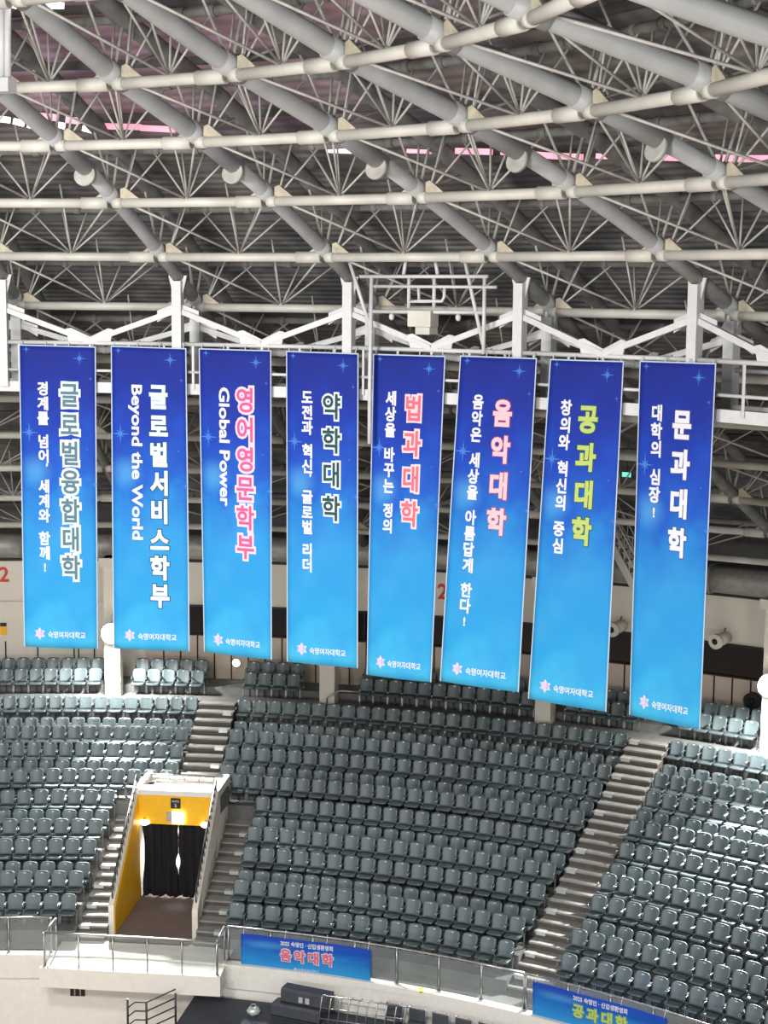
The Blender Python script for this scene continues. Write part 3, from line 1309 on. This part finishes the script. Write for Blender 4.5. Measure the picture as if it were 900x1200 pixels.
def cmat(rgb):
    if rgb not in COLS:
        COLS[rgb] = mat('printed ink %d %d %d' % rgb, tuple(int(v * .87) for v in rgb), .75, var=0.0, spec=.2)
    return COLS[rgb]


WHITE = (240, 240, 248)


class Sheet:
    """hanging sheet: four corner points, slight billow; S(u, v, h) with v down"""
    def __init__(self, c00, c10, c01, c11, bulge, ph):
        self.c = (c00, c10, c01, c11)
        self.w = (c10 - c00).length
        self.l = (c01 - c00).length
        n = (c10 - c00).cross(c01 - c00)
        self.n = n.normalized()
        if self.n.dot(CAMP - c00) < 0:
            self.n = -self.n
        self.b, self.ph = bulge, ph

    def __call__(self, u, v, h=0.0):
        a, b, c, d = self.c
        p = (a * (1 - u) + b * u) * (1 - v) + (c * (1 - u) + d * u) * v
        o = self.b * (sin(pi * u) * (.3 + .7 * v) + .35 * sin(5.2 * v + self.ph) * (u - .5) + .2 * sin(9 * u + 3 * v + self.ph) * (1 - v))
        return p + self.n * (o + h)


def star(cx, cy, r, inner, n, rot=0.0):
    return [(cx + (r if i % 2 == 0 else r * inner) * sin(rot + pi * i / n), cy + (r if i % 2 == 0 else r * inner) * cos(rot + pi * i / n)) for i in range(2 * n)]


def sheet_poly(b, S_, poly, h):
    """flat printed polygon in metres on the sheet (fan round its middle)"""
    cx = sum(p[0] for p in poly) / len(poly)
    cy = sum(p[1] for p in poly) / len(poly)
    vs = [S_(cx / S_.w, cy / S_.l, h)] + [S_(x / S_.w, y / S_.l, h) for x, y in poly]
    n = len(poly)
    b.add(vs, [(0, 1 + i, 1 + (i + 1) % n) for i in range(n)])


def sheet_text(b, S_, body, cx, cy, sx, sy, bevel, h, turn=False):
    """one run of lettering centred at (cx, cy) metres on the sheet"""
    vs, fs = glyphs(body, bevel)
    raw, _ = glyphs(body, 0.0)
    x0, x1 = min(v.x for v in raw), max(v.x for v in raw)
    y0, y1 = min(v.y for v in raw), max(v.y for v in raw)
    out = []
    for v in vs:
        if turn:
            X = cx + (v.y - (0.25)) * sy
            Y = cy + (v.x - (x0 + x1) / 2) * sx
        else:
            X = cx + (v.x - (x0 + x1) / 2) * sx
            Y = cy - (v.y - (y0 + y1) / 2) * sy
        out.append(S_(X / S_.w, Y / S_.l, h + (.003 if v.z > 0 else 0)))
    b.add(out, fs)


def column_text(b, S_, body, cx, ya, yb, w, bevel, h, tall=None):
    """characters standing one under the other between ya and yb"""
    slots = []
    for ch in body:
        slots.append((ch, .55 if ch == ' ' else (.5 if ch in ',.' else 1.0)))
    tot = sum(s for _, s in slots)
    pitch = (yb - ya) / tot
    y = ya
    for ch, s in slots:
        if ch != ' ':
            if ch == ',':
                sheet_text(b, S_, ch, cx + w * .3, y + pitch * .1, w * .9, w * .9, bevel, h)
            elif ch == '!':
                sheet_text(b, S_, ch, cx, y + pitch * .5, w * .95, w * .95, bevel, h)
            else:
                sheet_text(b, S_, ch, cx, y + pitch * s / 2, w / .88, (tall or min(pitch * .98, w * 1.12)) / .9, bevel, h)
        y += pitch * s


def cloth(S_, nu, nv, name, m, parent, v0=0.0, v1=1.0):
    vs, fs, uvs = [], [], []
    for j in range(nv + 1):
        for i in range(nu + 1):
            vs.append(S_(i / nu, j / nv))
            uvs.append((i / nu, v0 + (v1 - v0) * j / nv))
    for j in range(nv):
        for i in range(nu):
            a = j * (nu + 1) + i
            fs.append((a, a + 1, a + nu + 2, a + nu + 1))
    b = MB()
    b.add(vs, fs, True)
    me = b.mesh(name)
    ul = me.uv_layers.new(name='UVMap')
    for lp in me.loops:
        ul.data[lp.index].uv = uvs[lp.vertex_index]
    me.materials.append(m)
    o = link(name, me, parent)
    md = o.modifiers.new('thickness', 'SOLIDIFY')
    md.thickness = .006
    md.offset = -1
    return o


BAN = [  # corners in the photograph, title, its colours, slogan, text columns
    dict(tl=(22, 403.5), tr=(112.5, 406), bl=(28.5, 757.5), br=(115, 760.5), title='글로벌융합대학', fill=(96, 132, 146), out=(226, 240, 246), ow=.085, ty=(445, 679), tu=.655, slogan='경계를 넘어, 세계와 함께!', sy=(446, 672), su=.305, tw=.30, lab='blue hanging banner, first of the row, with grey-teal white-edged title lettering'),
    dict(tl=(130, 405), tr=(218.5, 408), bl=(133, 759.5), br=(222.5, 763), title='글로벌서비스학부', fill=(222, 238, 248), out=(38, 74, 112), ow=.035, ty=(447, 713), tu=.63, slogan='Beyond the World', sy=(451, 630), su=.325, tw=.30, lab='blue hanging banner with the longest white title and English slogan beneath a lamp'),
    dict(tl=(233, 408), tr=(318, 410.5), bl=(239, 763.5), br=(319, 773), title='영어영문학부', fill=(236, 96, 156), out=(252, 222, 236), ow=.07, ty=(450, 655), tu=.635, slogan='Global Power', sy=(454, 591), su=.335, tw=.29, lab='blue hanging banner with bright pink title and English slogan'),
    dict(tl=(335.5, 411), tr=(420.5, 414), bl=(336.5, 775), br=(419.5, 783), title='약학대학', fill=(44, 84, 88), out=(232, 242, 246), ow=.055, ty=(455, 612), tu=.635, slogan='도전과 혁신, 글로벌 리더', sy=(456, 670), su=.30, tw=.28, lab='blue hanging banner with dark green white-edged title, fourth of the row'),
    dict(tl=(437.5, 414.5), tr=(522.5, 417), bl=(430, 790.5), br=(505.5, 799.5), title='법과대학', fill=(238, 116, 134), out=(252, 220, 226), ow=.06, ty=(456, 619), tu=.59, slogan='세상을 바꾸는 정의', sy=(457, 624), su=.27, tw=.29, lab='narrow blue hanging banner with coral title below the white pipe frame'),
    dict(tl=(539.5, 416.5), tr=(629.5, 419.5), bl=(515.5, 798), br=(608.5, 811), title='음악대학', fill=(248, 204, 216), out=(176, 66, 110), ow=.03, ty=(461, 628), tu=.61, slogan='음악은 세상을 아름답게 한다!', sy=(461, 738), su=.28, tw=.28, lab='leaning blue hanging banner with pale pink title and the longest Korean slogan'),
    dict(tl=(645, 420.5), tr=(731.5, 423), bl=(619, 818.5), br=(711, 834), title='공과대학', fill=(196, 216, 124), out=(44, 92, 70), ow=.03, ty=(468, 640), tu=.575, slogan='창의와 혁신의 중심', sy=(467, 648), su=.275, tw=.30, lab='leaning blue hanging banner with yellow-green title'),
    dict(tl=(750, 422.5), tr=(840, 425.5), bl=(738, 837.5), br=(820.5, 855), title='문과대학', fill=(240, 242, 250), out=(70, 72, 160), ow=.03, ty=(473, 654), tu=.60, slogan='대학의 심장!', sy=(473, 610), su=.265, tw=.30, lab='blue hanging banner with white four-letter title, last of the row'),
]
RBAN = RE - .16


def printed_sparkles(S_, spots_):
    b = MB()
    for (u, v, r) in spots_:
        sheet_poly(b, S_, star(u * S_.w, v * S_.l, r, .13, 4), .012)
        sheet_poly(b, S_, star(u * S_.w, v * S_.l, r * .55, .2, 4, pi / 4), .0125)
    return b


def emblem(b, S_, cx, cy, r, h):
    """six-armed snow crystal"""
    for k in range(6):
        a = pi * k / 3
        e = lambda d, o: (cx + d * sin(a) + o * cos(a), cy + d * cos(a) - o * sin(a))
        sheet_poly(b, S_, [e(r * .12, 0), e(r * .62, r * .24), e(r, 0), e(r * .62, -r * .24)], h)
    for k in range(6):
        a = pi * k / 3 + pi / 6
        e = lambda d, o: (cx + d * sin(a) + o * cos(a), cy + d * cos(a) - o * sin(a))
        sheet_poly(b, S_, [e(0, r * .05), e(r * .66, r * .05), e(r * .66, -r * .05), e(0, -r * .05)], h + .001)


for bi, B in enumerate(BAN):
    c = [cyl(*B[k], RBAN) for k in ('tl', 'tr', 'bl', 'br')]
    S_ = Sheet(*c, .05, bi * 1.7)
    root = thing('hanging_banner', B['lab'], 'banner', (c[0] + c[1]) / 2, 0, 'blue college banners on the catwalk')
    cloth(S_, 12, 40, 'cloth', M_BANNER, root)
    b = MB()
    e = .026
    for (u0, v0, u1, v1) in ((0, 0, e / S_.w, 1), (1 - e / S_.w, 0, 1, 1), (0, 0, 1, e / S_.l)):
        NN = 24
        pts = []
        for i in range(NN):
            va, vb = v0 + (v1 - v0) * i / NN, v0 + (v1 - v0) * (i + 1) / NN
            if v1 - v0 > .5:
                b.add([S_(u0, va, .012), S_(u1, va, .012), S_(u1, vb, .012), S_(u0, vb, .012)], [(0, 1, 2, 3)])
            else:
                ua, ub = u0 + (u1 - u0) * i / NN, u0 + (u1 - u0) * (i + 1) / NN
                b.add([S_(ua, v0, .012), S_(ub, v0, .012), S_(ub, v1, .012), S_(ua, v1, .012)], [(0, 1, 2, 3)])
    b.build('hem', M_HEM, root)
    ytop, ybot = B['tl'][1], B['bl'][1]
    ymid = lambda y: (y - (B['tl'][1] + B['tr'][1]) / 2) / ((B['bl'][1] + B['br'][1]) / 2 - (B['tl'][1] + B['tr'][1]) / 2) * S_.l
    # title
    ya, yb = ymid(B['ty'][0]), ymid(B['ty'][1])
    tw = .43
    bo, bf = MB(), MB()
    n = len(B['title'])
    column_text(bo, S_, B['title'], B['tu'] * S_.w, ya, yb, tw, .045 + B['ow'], .006, .53)
    column_text(bf, S_, B['title'], B['tu'] * S_.w, ya, yb, tw, .022 if B['ow'] > .05 else .045, .016, .53)
    o = bf.build('title_lettering', cmat(B['fill']), root)
    bo.build('title_outline', cmat(B['out']), o)
    # slogan
    sa, sb_ = ymid(B['sy'][0]), ymid(B['sy'][1])
    b = MB()
    if B['slogan'][0] in 'BG':
        raw, _ = glyphs(B['slogan'], 0.0)
        wd = max(v.x for v in raw) - min(v.x for v in raw)
        # turned a quarter clockwise: reads downwards
        vs, fs = glyphs(B['slogan'], .03)
        x0 = min(v.x for v in raw)
        sc = (sb_ - sa) / wd
        out = []
        for v in vs:
            X = B['su'] * S_.w + (v.y - .25) * .35
            Y = sa + (v.x - x0) * sc
            out.append(S_(X / S_.w, Y / S_.l, .012 + (.003 if v.z > 0 else 0)))
        b.add(out, fs)
    else:
        column_text(b, S_, B['slogan'], B['su'] * S_.w, sa, sb_, .265, .04, .012)
    b.build('slogan_lettering', cmat(WHITE), root)
    # emblem and name at the foot
    b = MB()
    emblem(b, S_, .22 * S_.w, .953 * S_.l, .15, .006)
    b.build('emblem', cmat((238, 214, 240)), root)
    b = MB()
    vs, fs = glyphs('숙명여자대학교', .02)
    x0, x1 = min(v.x for v in vs), max(v.x for v in vs)
    sc = .5 * S_.w / (x1 - x0)
    b.add([S_((.335 * S_.w + (v.x - x0) * sc) / S_.w, (.955 * S_.l - (v.y - .38) * sc * 1.2) / S_.l, .008 + (.002 if v.z > 0 else 0)) for v in vs], fs)
    b.build('name_lettering', cmat(WHITE), root)
    printed_sparkles(S_, ((.79, .04, .17), (.12, .285, .24), (.93, .105, .06), (.97, .45, .12), (.9, .51, .09), (.1, .015, .1), (.88, .335, .05))).build('printed_sparkles', cmat((72, 130, 222)), root)
    # ties to the rail
    b = MB()
    for u in (.04, .35, .65, .96):
        p = S_(u, 0)
        t = ang(p)
        b.path([p, p + Vector((0, 0, .05)), P(RE - .06, t, ZT + .03), P(RE + .02, t, ZT + .065)], .012, 5)
    b.build('tie_cord', M_WHITE, root)

# sideways banners on the glass guard
for (lab, ta, tl, fill, out, title) in (('blue sideways banner on the glass guard with pink lettering', .2155, .1385, (240, 120, 150), (255, 228, 232), '음악대학'),
                                        ('blue sideways banner on the glass guard with yellow-green lettering', .5256, .1385, (214, 226, 110), (120, 180, 150), '공과대학')):
    class Strip(Sheet):
        def __init__(self, a, L):
            self.a, self.L = a, L
            self.w, self.l = L * 27.22, 1.0

        def __call__(self, u, v, h=0.0):
            return P(27.22 - h + .012 * sin(11 * u), self.a + self.L * u, 6.2 - 1.02 * v - .05 * u * (1 - u))
    S_ = Strip(ta, tl)
    root = thing('guard_banner', lab, 'banner', S_(.5, 1), 0, 'sideways banners on the glass guard')
    cloth(S_, 30, 6, 'cloth', M_BANNER, root, .3, .74)
    bf, bo = MB(), MB()
    for k, ch in enumerate(title):
        sheet_text(bo, S_, ch, (.345 + .107 * k) * S_.w, .47, .36, .36, .09, .006)
        sheet_text(bf, S_, ch, (.345 + .107 * k) * S_.w, .47, .36, .36, .035, .016)
    o = bf.build('title_lettering', cmat(fill), root)
    bo.build('title_outline', cmat(out), o)
    b = MB()
    sheet_text(b, S_, '2025 숙명인 · 신입생환영회', .505 * S_.w, .14, .135, .15, .035, .008)
    b.build('heading_lettering', cmat(WHITE), root)
    b = MB()
    sheet_text(b, S_, '숙명여자대학교', .52 * S_.w, .84, .095, .1, .02, .008)
    emblem(b, S_, .42 * S_.w, .84, .06, .006)
    b.build('name_lettering', cmat((190, 225, 250)), root)
    b = MB()
    for u in (.02, .34, .66, .98):
        p = S_(u, 0.02)
        q_ = P(27.3, ang(p), 6.36)
        b.path([p, p + Vector((0, 0, .05)), q_ + Vector((0, 0, .02))], .01, 5)
    b.build('tie_cord', M_WHITE, root)

# ------------------------------------------------------------------ lamps on the pillars, wall fittings
for k, lab in ((0, 'dazzling floodlight on the pillar between the first two banners'), (3, 'dazzling floodlight on the pillar past the last banner')):
    t = ang(cyl(130.5, 727, 37.2)) if k == 0 else ang(cyl(903, 780, 37.2))
    z = 12.4
    root = thing('floodlight', lab, 'lamp', P(37.5, t, z), t, 'pillar floodlights')
    q = MB()
    q.tube(P(37.42, t, z), P(37.2, t, z - .02), .2, 16, .36)
    q.build('housing', M_WHITE, root)
    q = MB()
    q.sphere(P(37.16, t, z - .02), .34, 20, 10, (1, .5, 1))
    q.build('lens', M_LAMP, root)
    q = MB()
    q.box(P(37.46, t, z), .12, .1, .5, t)
    q.box(P(37.4, t, z + .42), .1, .1, .3, t)
    q.build('bracket', M_STEEL, root)
    o = lamp('floodlight_beam', 'SPOT', P(36.7, t, z - .02), P(36.2, t, 10), 2300, (1, .99, .96), .2, radians(155))
    o = lamp('floodlight_beam', 'SPOT', P(36.7, t, z - .02), P(27, t + .08, 5.5), 20000, (1, .99, .96), .2, radians(70))

q = thing('wall_light', 'small glowing round wall light behind the third banner stairway', 'lamp', P(39.5, .1161, 10.94), .1161)
b = MB()
b.sphere(P(39.46, .1161, 10.94), .13, 14, 8, (1, .5, 1))
b.build('light_globe', M_LAMP2, q)
b = MB()
b.tube(P(39.55, .1161, 10.94), P(39.47, .1161, 10.94), .15, 16)
b.build('backplate', M_WHITE, q)

for (x, y, lab) in ((838, 752, 'white drum loudspeaker under the fascia past the last banner'), (717, 738, 'white drum loudspeaker under the fascia in the gap before the last banner')):
    p = cyl(x, y, 38.3)
    t = ang(p)
    q = thing('drum_speaker', lab, 'loudspeaker', p, t, 'drum loudspeakers')
    b = MB()
    ax = (P(1, t, 0) * 1.0 + Vector((.35, 0, .12))).normalized()
    b.tube(p, p + ax * .65, .21, 18, .19)
    b.tube(p - ax * .02, p + ax * .1, .24, 18)
    b.build('drum', M_CREAM, q)
    b = MB()
    b.tube(p - ax * .03, p + ax * .02, .1, 14)
    b.build('cone', M_BLACK, q)
    b = MB()
    b.tube(p + ax * .4, Vector((p.x, p.y, p.z)) + ax * .55 + Vector((0, 0, .3)), .03, 6)
    b.build('bracket', M_STEEL, q)

p = cyl(881, 822, 39.3)
t = ang(p)
q = thing('floor_fan', 'black round fan standing behind the back row past last banner', 'fan', Vector((p.x, p.y, p.z - .35)), t)
b = MB()
b.tube(p, p + P(.16, t, 0), .27, 20)
b.sphere(p, .1, 10, 6)
b.build('fan_head', M_BLACK, q)
b = MB()
for r in (.12, .2, .27):
    b.path([p - P(.04, t, 0) + Vector((cos(t) * cos(a * pi / 10), -sin(t) * cos(a * pi / 10), sin(a * pi / 10))) * r for a in range(21)], .01, 5)
b.build('guard', M_DKSTEEL, q)
b = MB()
b.tube(p - Vector((0, 0, .25)) + P(.08, t, 0), Vector((p.x, p.y, p.z - .5)) + P(.08, t, 0), .05, 8)
b.build('stand', M_BLACK, q)

# section numbers on the fascia
for x, y in ((3, 673), (517, 693)):
    p = cyl(x, y, 39.17)
    t = ang(p)
    tn = Vector((cos(t), -sin(t), 0))
    o = thing('section_number', 'red section number on the cream fascia ' + ('before the first banner' if x < 100 else 'in the gap between fifth and sixth banners'), 'sign', p, t)
    vs, fs = glyphs('12', .02)
    x1 = max(v.x for v in vs)
    b = MB()
    b.add([p + tn * ((v.x - x1 + .3) * .72) + Vector((0, 0, (v.y - .35) * .72)) - P(1, t, 0) * (.012 if v.z > 0 else 0) for v in vs], fs)
    b.build('numeral', M_RED, o)

p = cyl(4, 739, 39.58)
t = ang(p)
q = thing('wall_sign', 'small yellow and black sign on the wall below the fascia', 'sign', p, t)
b = MB()
b.box(p, .22, .03, .3, t)
b.build('yellow_board', M_YELLOW, q)
b = MB()
b.box(p + Vector((0, 0, .22)), .22, .03, .12, t)
b.build('black_board', M_BLACK, q)

# round duct above the fascia
d = thing('air_duct', 'long round galvanised air duct running above the cream fascia', 'duct', P(38.5, .3, 15.1))
n = 12
for i in range(n):
    a, b_ = TMIN + (TMAX - TMIN) * i / n, TMIN + (TMAX - TMIN) * (i + 1) / n
    q = MB()
    q.path([P(38.6, a + (b_ - a) * s / 5, 15.15) for s in range(6)], .42, 18)
    q.build('duct_length', M_DUCT, d)
    q = MB()
    q.path([P(38.6, b_ - .0015, 15.15), P(38.6, b_ + .0015, 15.15)], .47, 18)
    q.build('coupling_ring', M_DUCT, d)
# black strip standing in for the shaded gap between duct and fascia
w = MB()
w.sector(39.0, 40.2, 14.55, 14.72, TMIN, TMAX)
struct('trim_gap_shade', w, M_BLACK)
w = MB()
w.sector(39.9, 40.2, 14.72, 17.8, TMIN, TMAX)
struct('wall_upper', w, mat('dim upper wall', (96, 95, 94), .9))

# exit sign and steel staircase seen in the gap before the last banner
p = cyl(735, 556, 33)
t = ang(p)
q = thing('exit_sign', 'small glowing green exit sign in the gap before the last banner', 'sign', p, t)
b = MB()
b.box(p, .3, .08, .17, t)
b.build('case', M_DKSTEEL, q)
b = MB()
b.box(p - P(.05, t, 0), .26, .02, .13, t)
b.build('lit_face', M_GREEN, q)
b = MB()
b.tube(p + Vector((0, 0, .08)), p + Vector((0, 0, 2.2)), .015, 6)
b.build('drop_rod', M_DKSTEEL, q)

a, b_ = cyl(688, 585, 35.5), cyl(762, 724, 35.5)
q = thing('steel_staircase', 'steel staircase with railing in the gap before the last banner', 'staircase', b_)
out = P(1, ang(a), 0)
for o_ in (0, .8):
    m = MB()
    m.bar(a + out * o_, b_ + out * o_, .06, .22)
    m.build('stringer', M_BEAM, q)
    m = MB()
    for h in (.55, .95):
        m.tube(a + out * o_ + Vector((0, 0, h)), b_ + out * o_ + Vector((0, 0, h)), .025, 6)
    for i in range(13):
        p = a.lerp(b_, i / 12) + out * o_
        m.tube(p, p + Vector((0, 0, .95)), .016, 6)
    m.build('railing', M_BEAM, q)
m = MB()
for i in range(12):
    p = a.lerp(b_, (i + .5) / 12)
    m.bar(p, p + out * .8, .25, .03)
m.build('treads', M_BEAM, q)

# bent handrail by the second pillar
p0, p1 = cyl(383, 824, 37.42), cyl(422, 818, 37.42)
q = thing('bent_handrail', 'short bent silver handrail beside the second pillar', 'handrail', Vector((p0.x, p0.y, Z_WALK)))
b = MB()
h = Vector((0, 0, Z_WALK + .32 - p0.z))
k1 = p0.lerp(p1, .4)
b.path([Vector((p0.x, p0.y, Z_WALK)), Vector((p0.x, p0.y, Z_WALK + .3)), Vector((k1.x, k1.y, Z_WALK + .55)), Vector((p1.x, p1.y, Z_WALK + .55))], .03, 8)
b.tube((p1.x, p1.y, Z_WALK), (p1.x, p1.y, Z_WALK + .55), .03, 8)
b.build('rail_tube', M_STEEL, q)

# ------------------------------------------------------------------ hanging pipe frame
RF = 20.75


def F(x, y, r=RF):
    return cyl(x, y, r)


q = thing('hanging_pipe_frame', 'white hanging pipe frame with equipment boxes over the fourth and fifth banners', 'frame', F(500, 324))
def pipe(name, pts, r=.035):
    b = MB()
    b.path([F(*p) for p in pts], r, 8)
    return b.build(name, M_WHITE, q)


pipe('top_bar', [(422, 324), (572, 324)], .04)
pipe('second_bar', [(438, 335.5), (582, 336.5)], .033)
pipe('lower_bar', [(437, 365), (566, 366)], .04)
pipe('side_post', [(435.5, 324), (433.5, 440), (433, 520)], .045)
pipe('side_post', [(568, 324), (566.5, 415)], .04)
pipe('inner_post', [(479.5, 325), (479, 361)], .04)
pipe('inner_post', [(509, 325), (508.5, 361)], .04)
pipe('hoop', [(490.5, 337), (491, 352), (479, 353), (508, 353), (518, 353), (520.5, 348), (521, 337)], .035)
pipe('diagonal_rod', [(408, 302), (436, 390)], .04)
pipe('diagonal_rod', [(544, 302), (566, 404)], .04)
pipe('hanger_rod', [(476, 303), (473, 322)], .04)
pipe('hanger_rod', [(510, 305), (513, 322)], .04)


def fbox(name, x0, y0, x1, y1, m):
    c1, c2 = F(x0, y0), F(x1, y1)
    c_ = (c1 + c2) / 2
    t = ang(c_)
    b = MB()
    b.box(c_, abs((c2 - c1).dot(Vector((cos(t), -sin(t), 0)))), .35, abs(c1.z - c2.z), t)
    return b.build(name, m, q)


fbox('equipment_box', 482.5, 364, 509, 383, M_BEAM)
fbox('small_box', 491.5, 383, 508, 392, M_BEAM)
for x, y in ((459, 371), (537, 372)):
    b = MB()
    p = F(x, y)
    b.sphere(p, .06, 10, 8, (1, 1, 1.3))
    b.tube(p, p + Vector((0, 0, .12)), .02, 6)
    b.build('small_lamp', M_WHITE, q)

# white frame with a lit bar in the top corner
q = thing('light_frame', 'white hanging light frame with glowing bar before the innermost ring truss', 'light frame', cyl(5, 100, 10.5))
RF = 10.5
b = MB()
for x in (2.0, 9.0):
    b.path([F(x, -20, 10.5), F(x, 100, 10.5)], .055, 8)
b.build('post', M_WHITE, q)
b = MB()
a = F(5, 100, 10.5)
b.box(a, .3, .25, .22, ang(a))
b.build('base_block', M_WHITE, q)
b = MB()
b.bar(F(15, 5, 10.5), F(72, 5, 10.5), .15, .12)
b.build('light_bar', M_PALEPINK, q)
b = MB()
b.path([F(2, 1, 10.5), F(15, 1, 10.5), F(75, 0, 10.5)], .04, 6)
b.build('cross_bar', M_WHITE, q)

# ------------------------------------------------------------------ lower stand at the foot of the picture
ds = MB()
ds.sector(22.0, 27.05, 3.2, 4.35, .168, TMAX)
struct('lower_deck', ds, M_DECK)
ds = MB()
ds.sector(21.0, 25.6, 2.4, 3.9, .135, .168)
struct('lower_ramp', ds, M_DECK)


def flatp(x, y, z):
    d = ray(x, y)
    return CAMP + d * ((z - CAMP.z) / d.z)


def stepbox(x0, x1, yb, hgt, z, dep, lab, plate):
    a, b = flatp(x0, yb, z), flatp(x1, yb + (x1 - x0) * .2, z)
    d = (b - a).normalized()
    n = Vector((0, 0, 1)).cross(d)
    q = thing('seat_box', lab, 'seat unit', a, 0, 'charcoal seat boxes')
    m = MB()
    bev = .06
    prof = [a, a + Vector((0, 0, hgt - bev)), a + n * bev + Vector((0, 0, hgt)), a + n * dep + Vector((0, 0, hgt)), a + n * dep]
    m.prism(prof, b - a)
    m.build('box_body', M_DECKBOX, q)
    m = MB()
    e = (a + b) / 2 + Vector((0, 0, hgt * .45)) - n * .012
    if plate:
        for s in (-.1, .1):
            m.bar(e + d * (s - .06), e + d * (s + .06), .016, .16)
        m.build('white_marks', M_PLATE, q)
    m = MB()
    m.bar(a + Vector((0, 0, .05)) - n * .01, b + Vector((0, 0, .05)) - n * .01, .03, .03)
    m.build('foot_strip', M_BLACK, q)


stepbox(329, 384, 1175, .42, 4.72, .4, 'upper charcoal stepped seat box with two white marks below the music banner', True)
stepbox(318, 373, 1191, .38, 4.36, .42, 'lower plain charcoal stepped seat box below the marked one', False)

# silver wire barrier
q = thing('wire_barrier', 'folded silver rail barrier beside the charcoal seat boxes', 'barrier', flatp(400, 1195, 4.36))
a, b_ = flatp(372, 1208, 4.36), flatp(470, 1222, 4.36)
up = Vector((0, 0, .95))
lean = Vector((.12, .1, 0))
m = MB()
for h in (.35, .65, 1.0):
    m.tube(a + up * h + lean * h, b_ + up * h + lean * h, .018, 6)
m.build('rails', M_STEEL, q)
for i in range(10):
    p = a.lerp(b_, i / 9)
    m = MB()
    m.path([p, p + up * .95 + lean * .95, p + up + lean * 1.8], .018, 6)
    m.build('upright', M_STEEL, q)

# folded chairs glimpsed past the barrier
for i in range(6):
    p = flatp(462 + i * 27, 1203 + i * 6, 4.36)
    q = thing('folded_chair', 'folded dark chair on the lower deck, %s past the silver barrier' % ORD[i + 1], 'chair', p, 0, 'folded chairs on the lower deck')
    t = ang(p)
    b = MB()
    b.box(p + Vector((0, 0, .45)), .44, .06, .35, t)
    b.build('backrest', M_DECKBOX, q)
    b = MB()
    b.box(p + Vector((0, 0, .3)) - P(.1, t, 0), .42, .14, .06, t)
    b.build('seat_pan', M_DECKBOX, q)
    for s in (-1, 1):
        tn = Vector((cos(t), -sin(t), 0)) * (.23 * s)
        b = MB()
        b.path([p + tn, p + tn + Vector((0, 0, .66)), p + tn * .6 + Vector((0, 0, .68))], .014, 6)
        b.build('leg', M_STEEL, q)

# dark handrail of the lower stand
q = thing('dark_handrail', 'dark curved handrail of the lower stand beneath the balcony', 'handrail', flatp(172, 1200, 3.9))
base = [flatp(x, y, 3.9) for x, y in ((150, 1212), (172, 1216), (206, 1205))]
for h in (.25, .5, .75, 1.0):
    m = MB()
    m.path([base[0] + Vector((0, 0, h - .25)), base[0].lerp(base[1], .4) + Vector((0, 0, h - .05)), base[1] + Vector((0, 0, h)), base[2] + Vector((0, 0, h + .12))], .02, 6)
    m.build('rail', M_DKSTEEL, q)
for p in base:
    m = MB()
    m.tube(p, p + Vector((0, 0, 1.0)), .03, 8)
    m.build('post', M_DKSTEEL, q)

# pale bag on the lower deck
p = flatp(297, 1189, 4.36)
q = thing('pale_bag', 'crumpled pale bag lying on the dark lower deck', 'bag', p)
b = MB()
b.sphere(p + Vector((0, 0, .1)), .17, 14, 10, (1.1, .9, .75))
for i, v in enumerate(b.v):
    b.v[i] = (v[0] + .02 * sin(v[2] * 40 + v[0] * 30), v[1], v[2] + .02 * sin(v[0] * 35))
b.build('bag_body', M_PLATE, q)
b = MB()
b.path([p + Vector((-.08, 0, .2)), p + Vector((-.05, 0, .3)), p + Vector((.05, 0, .3)), p + Vector((.08, 0, .2))], .012, 6)
b.build('handle', M_PLATE, q)

# vent in the front wall
p = cyl(91, 1162, 27.19)
t = ang(p)
q = thing('vent_grille', 'small dark vent grille in the cream wall under the balcony', 'vent', p, t)
b = MB()
b.box(p, .42, .03, .26, t)
b.build('frame', M_DKSTEEL, q)
tn = Vector((cos(t), -sin(t), 0))
for i in range(5):
    b = MB()
    b.box(p + tn * (-.16 + .08 * i) - P(.025, t, 0), .03, .02, .22, t)
    b.build('slat', M_STEEL if i % 2 else M_BLACK, q)

# small green led on the kerb
p = cyl(493, 1157, 27.1)
q = thing('led_light', 'tiny glowing green light on the kerb under the glass guard', 'light', p)
b = MB()
b.sphere(Vector((p.x, p.y, 5.36)) , .06, 8, 6)
b.build('lens', M_LED, q)
b = MB()
b.tube(Vector((p.x, p.y, 5.3)), Vector((p.x, p.y, 5.35)), .05, 8)
b.build('led_base', M_STEEL, q)
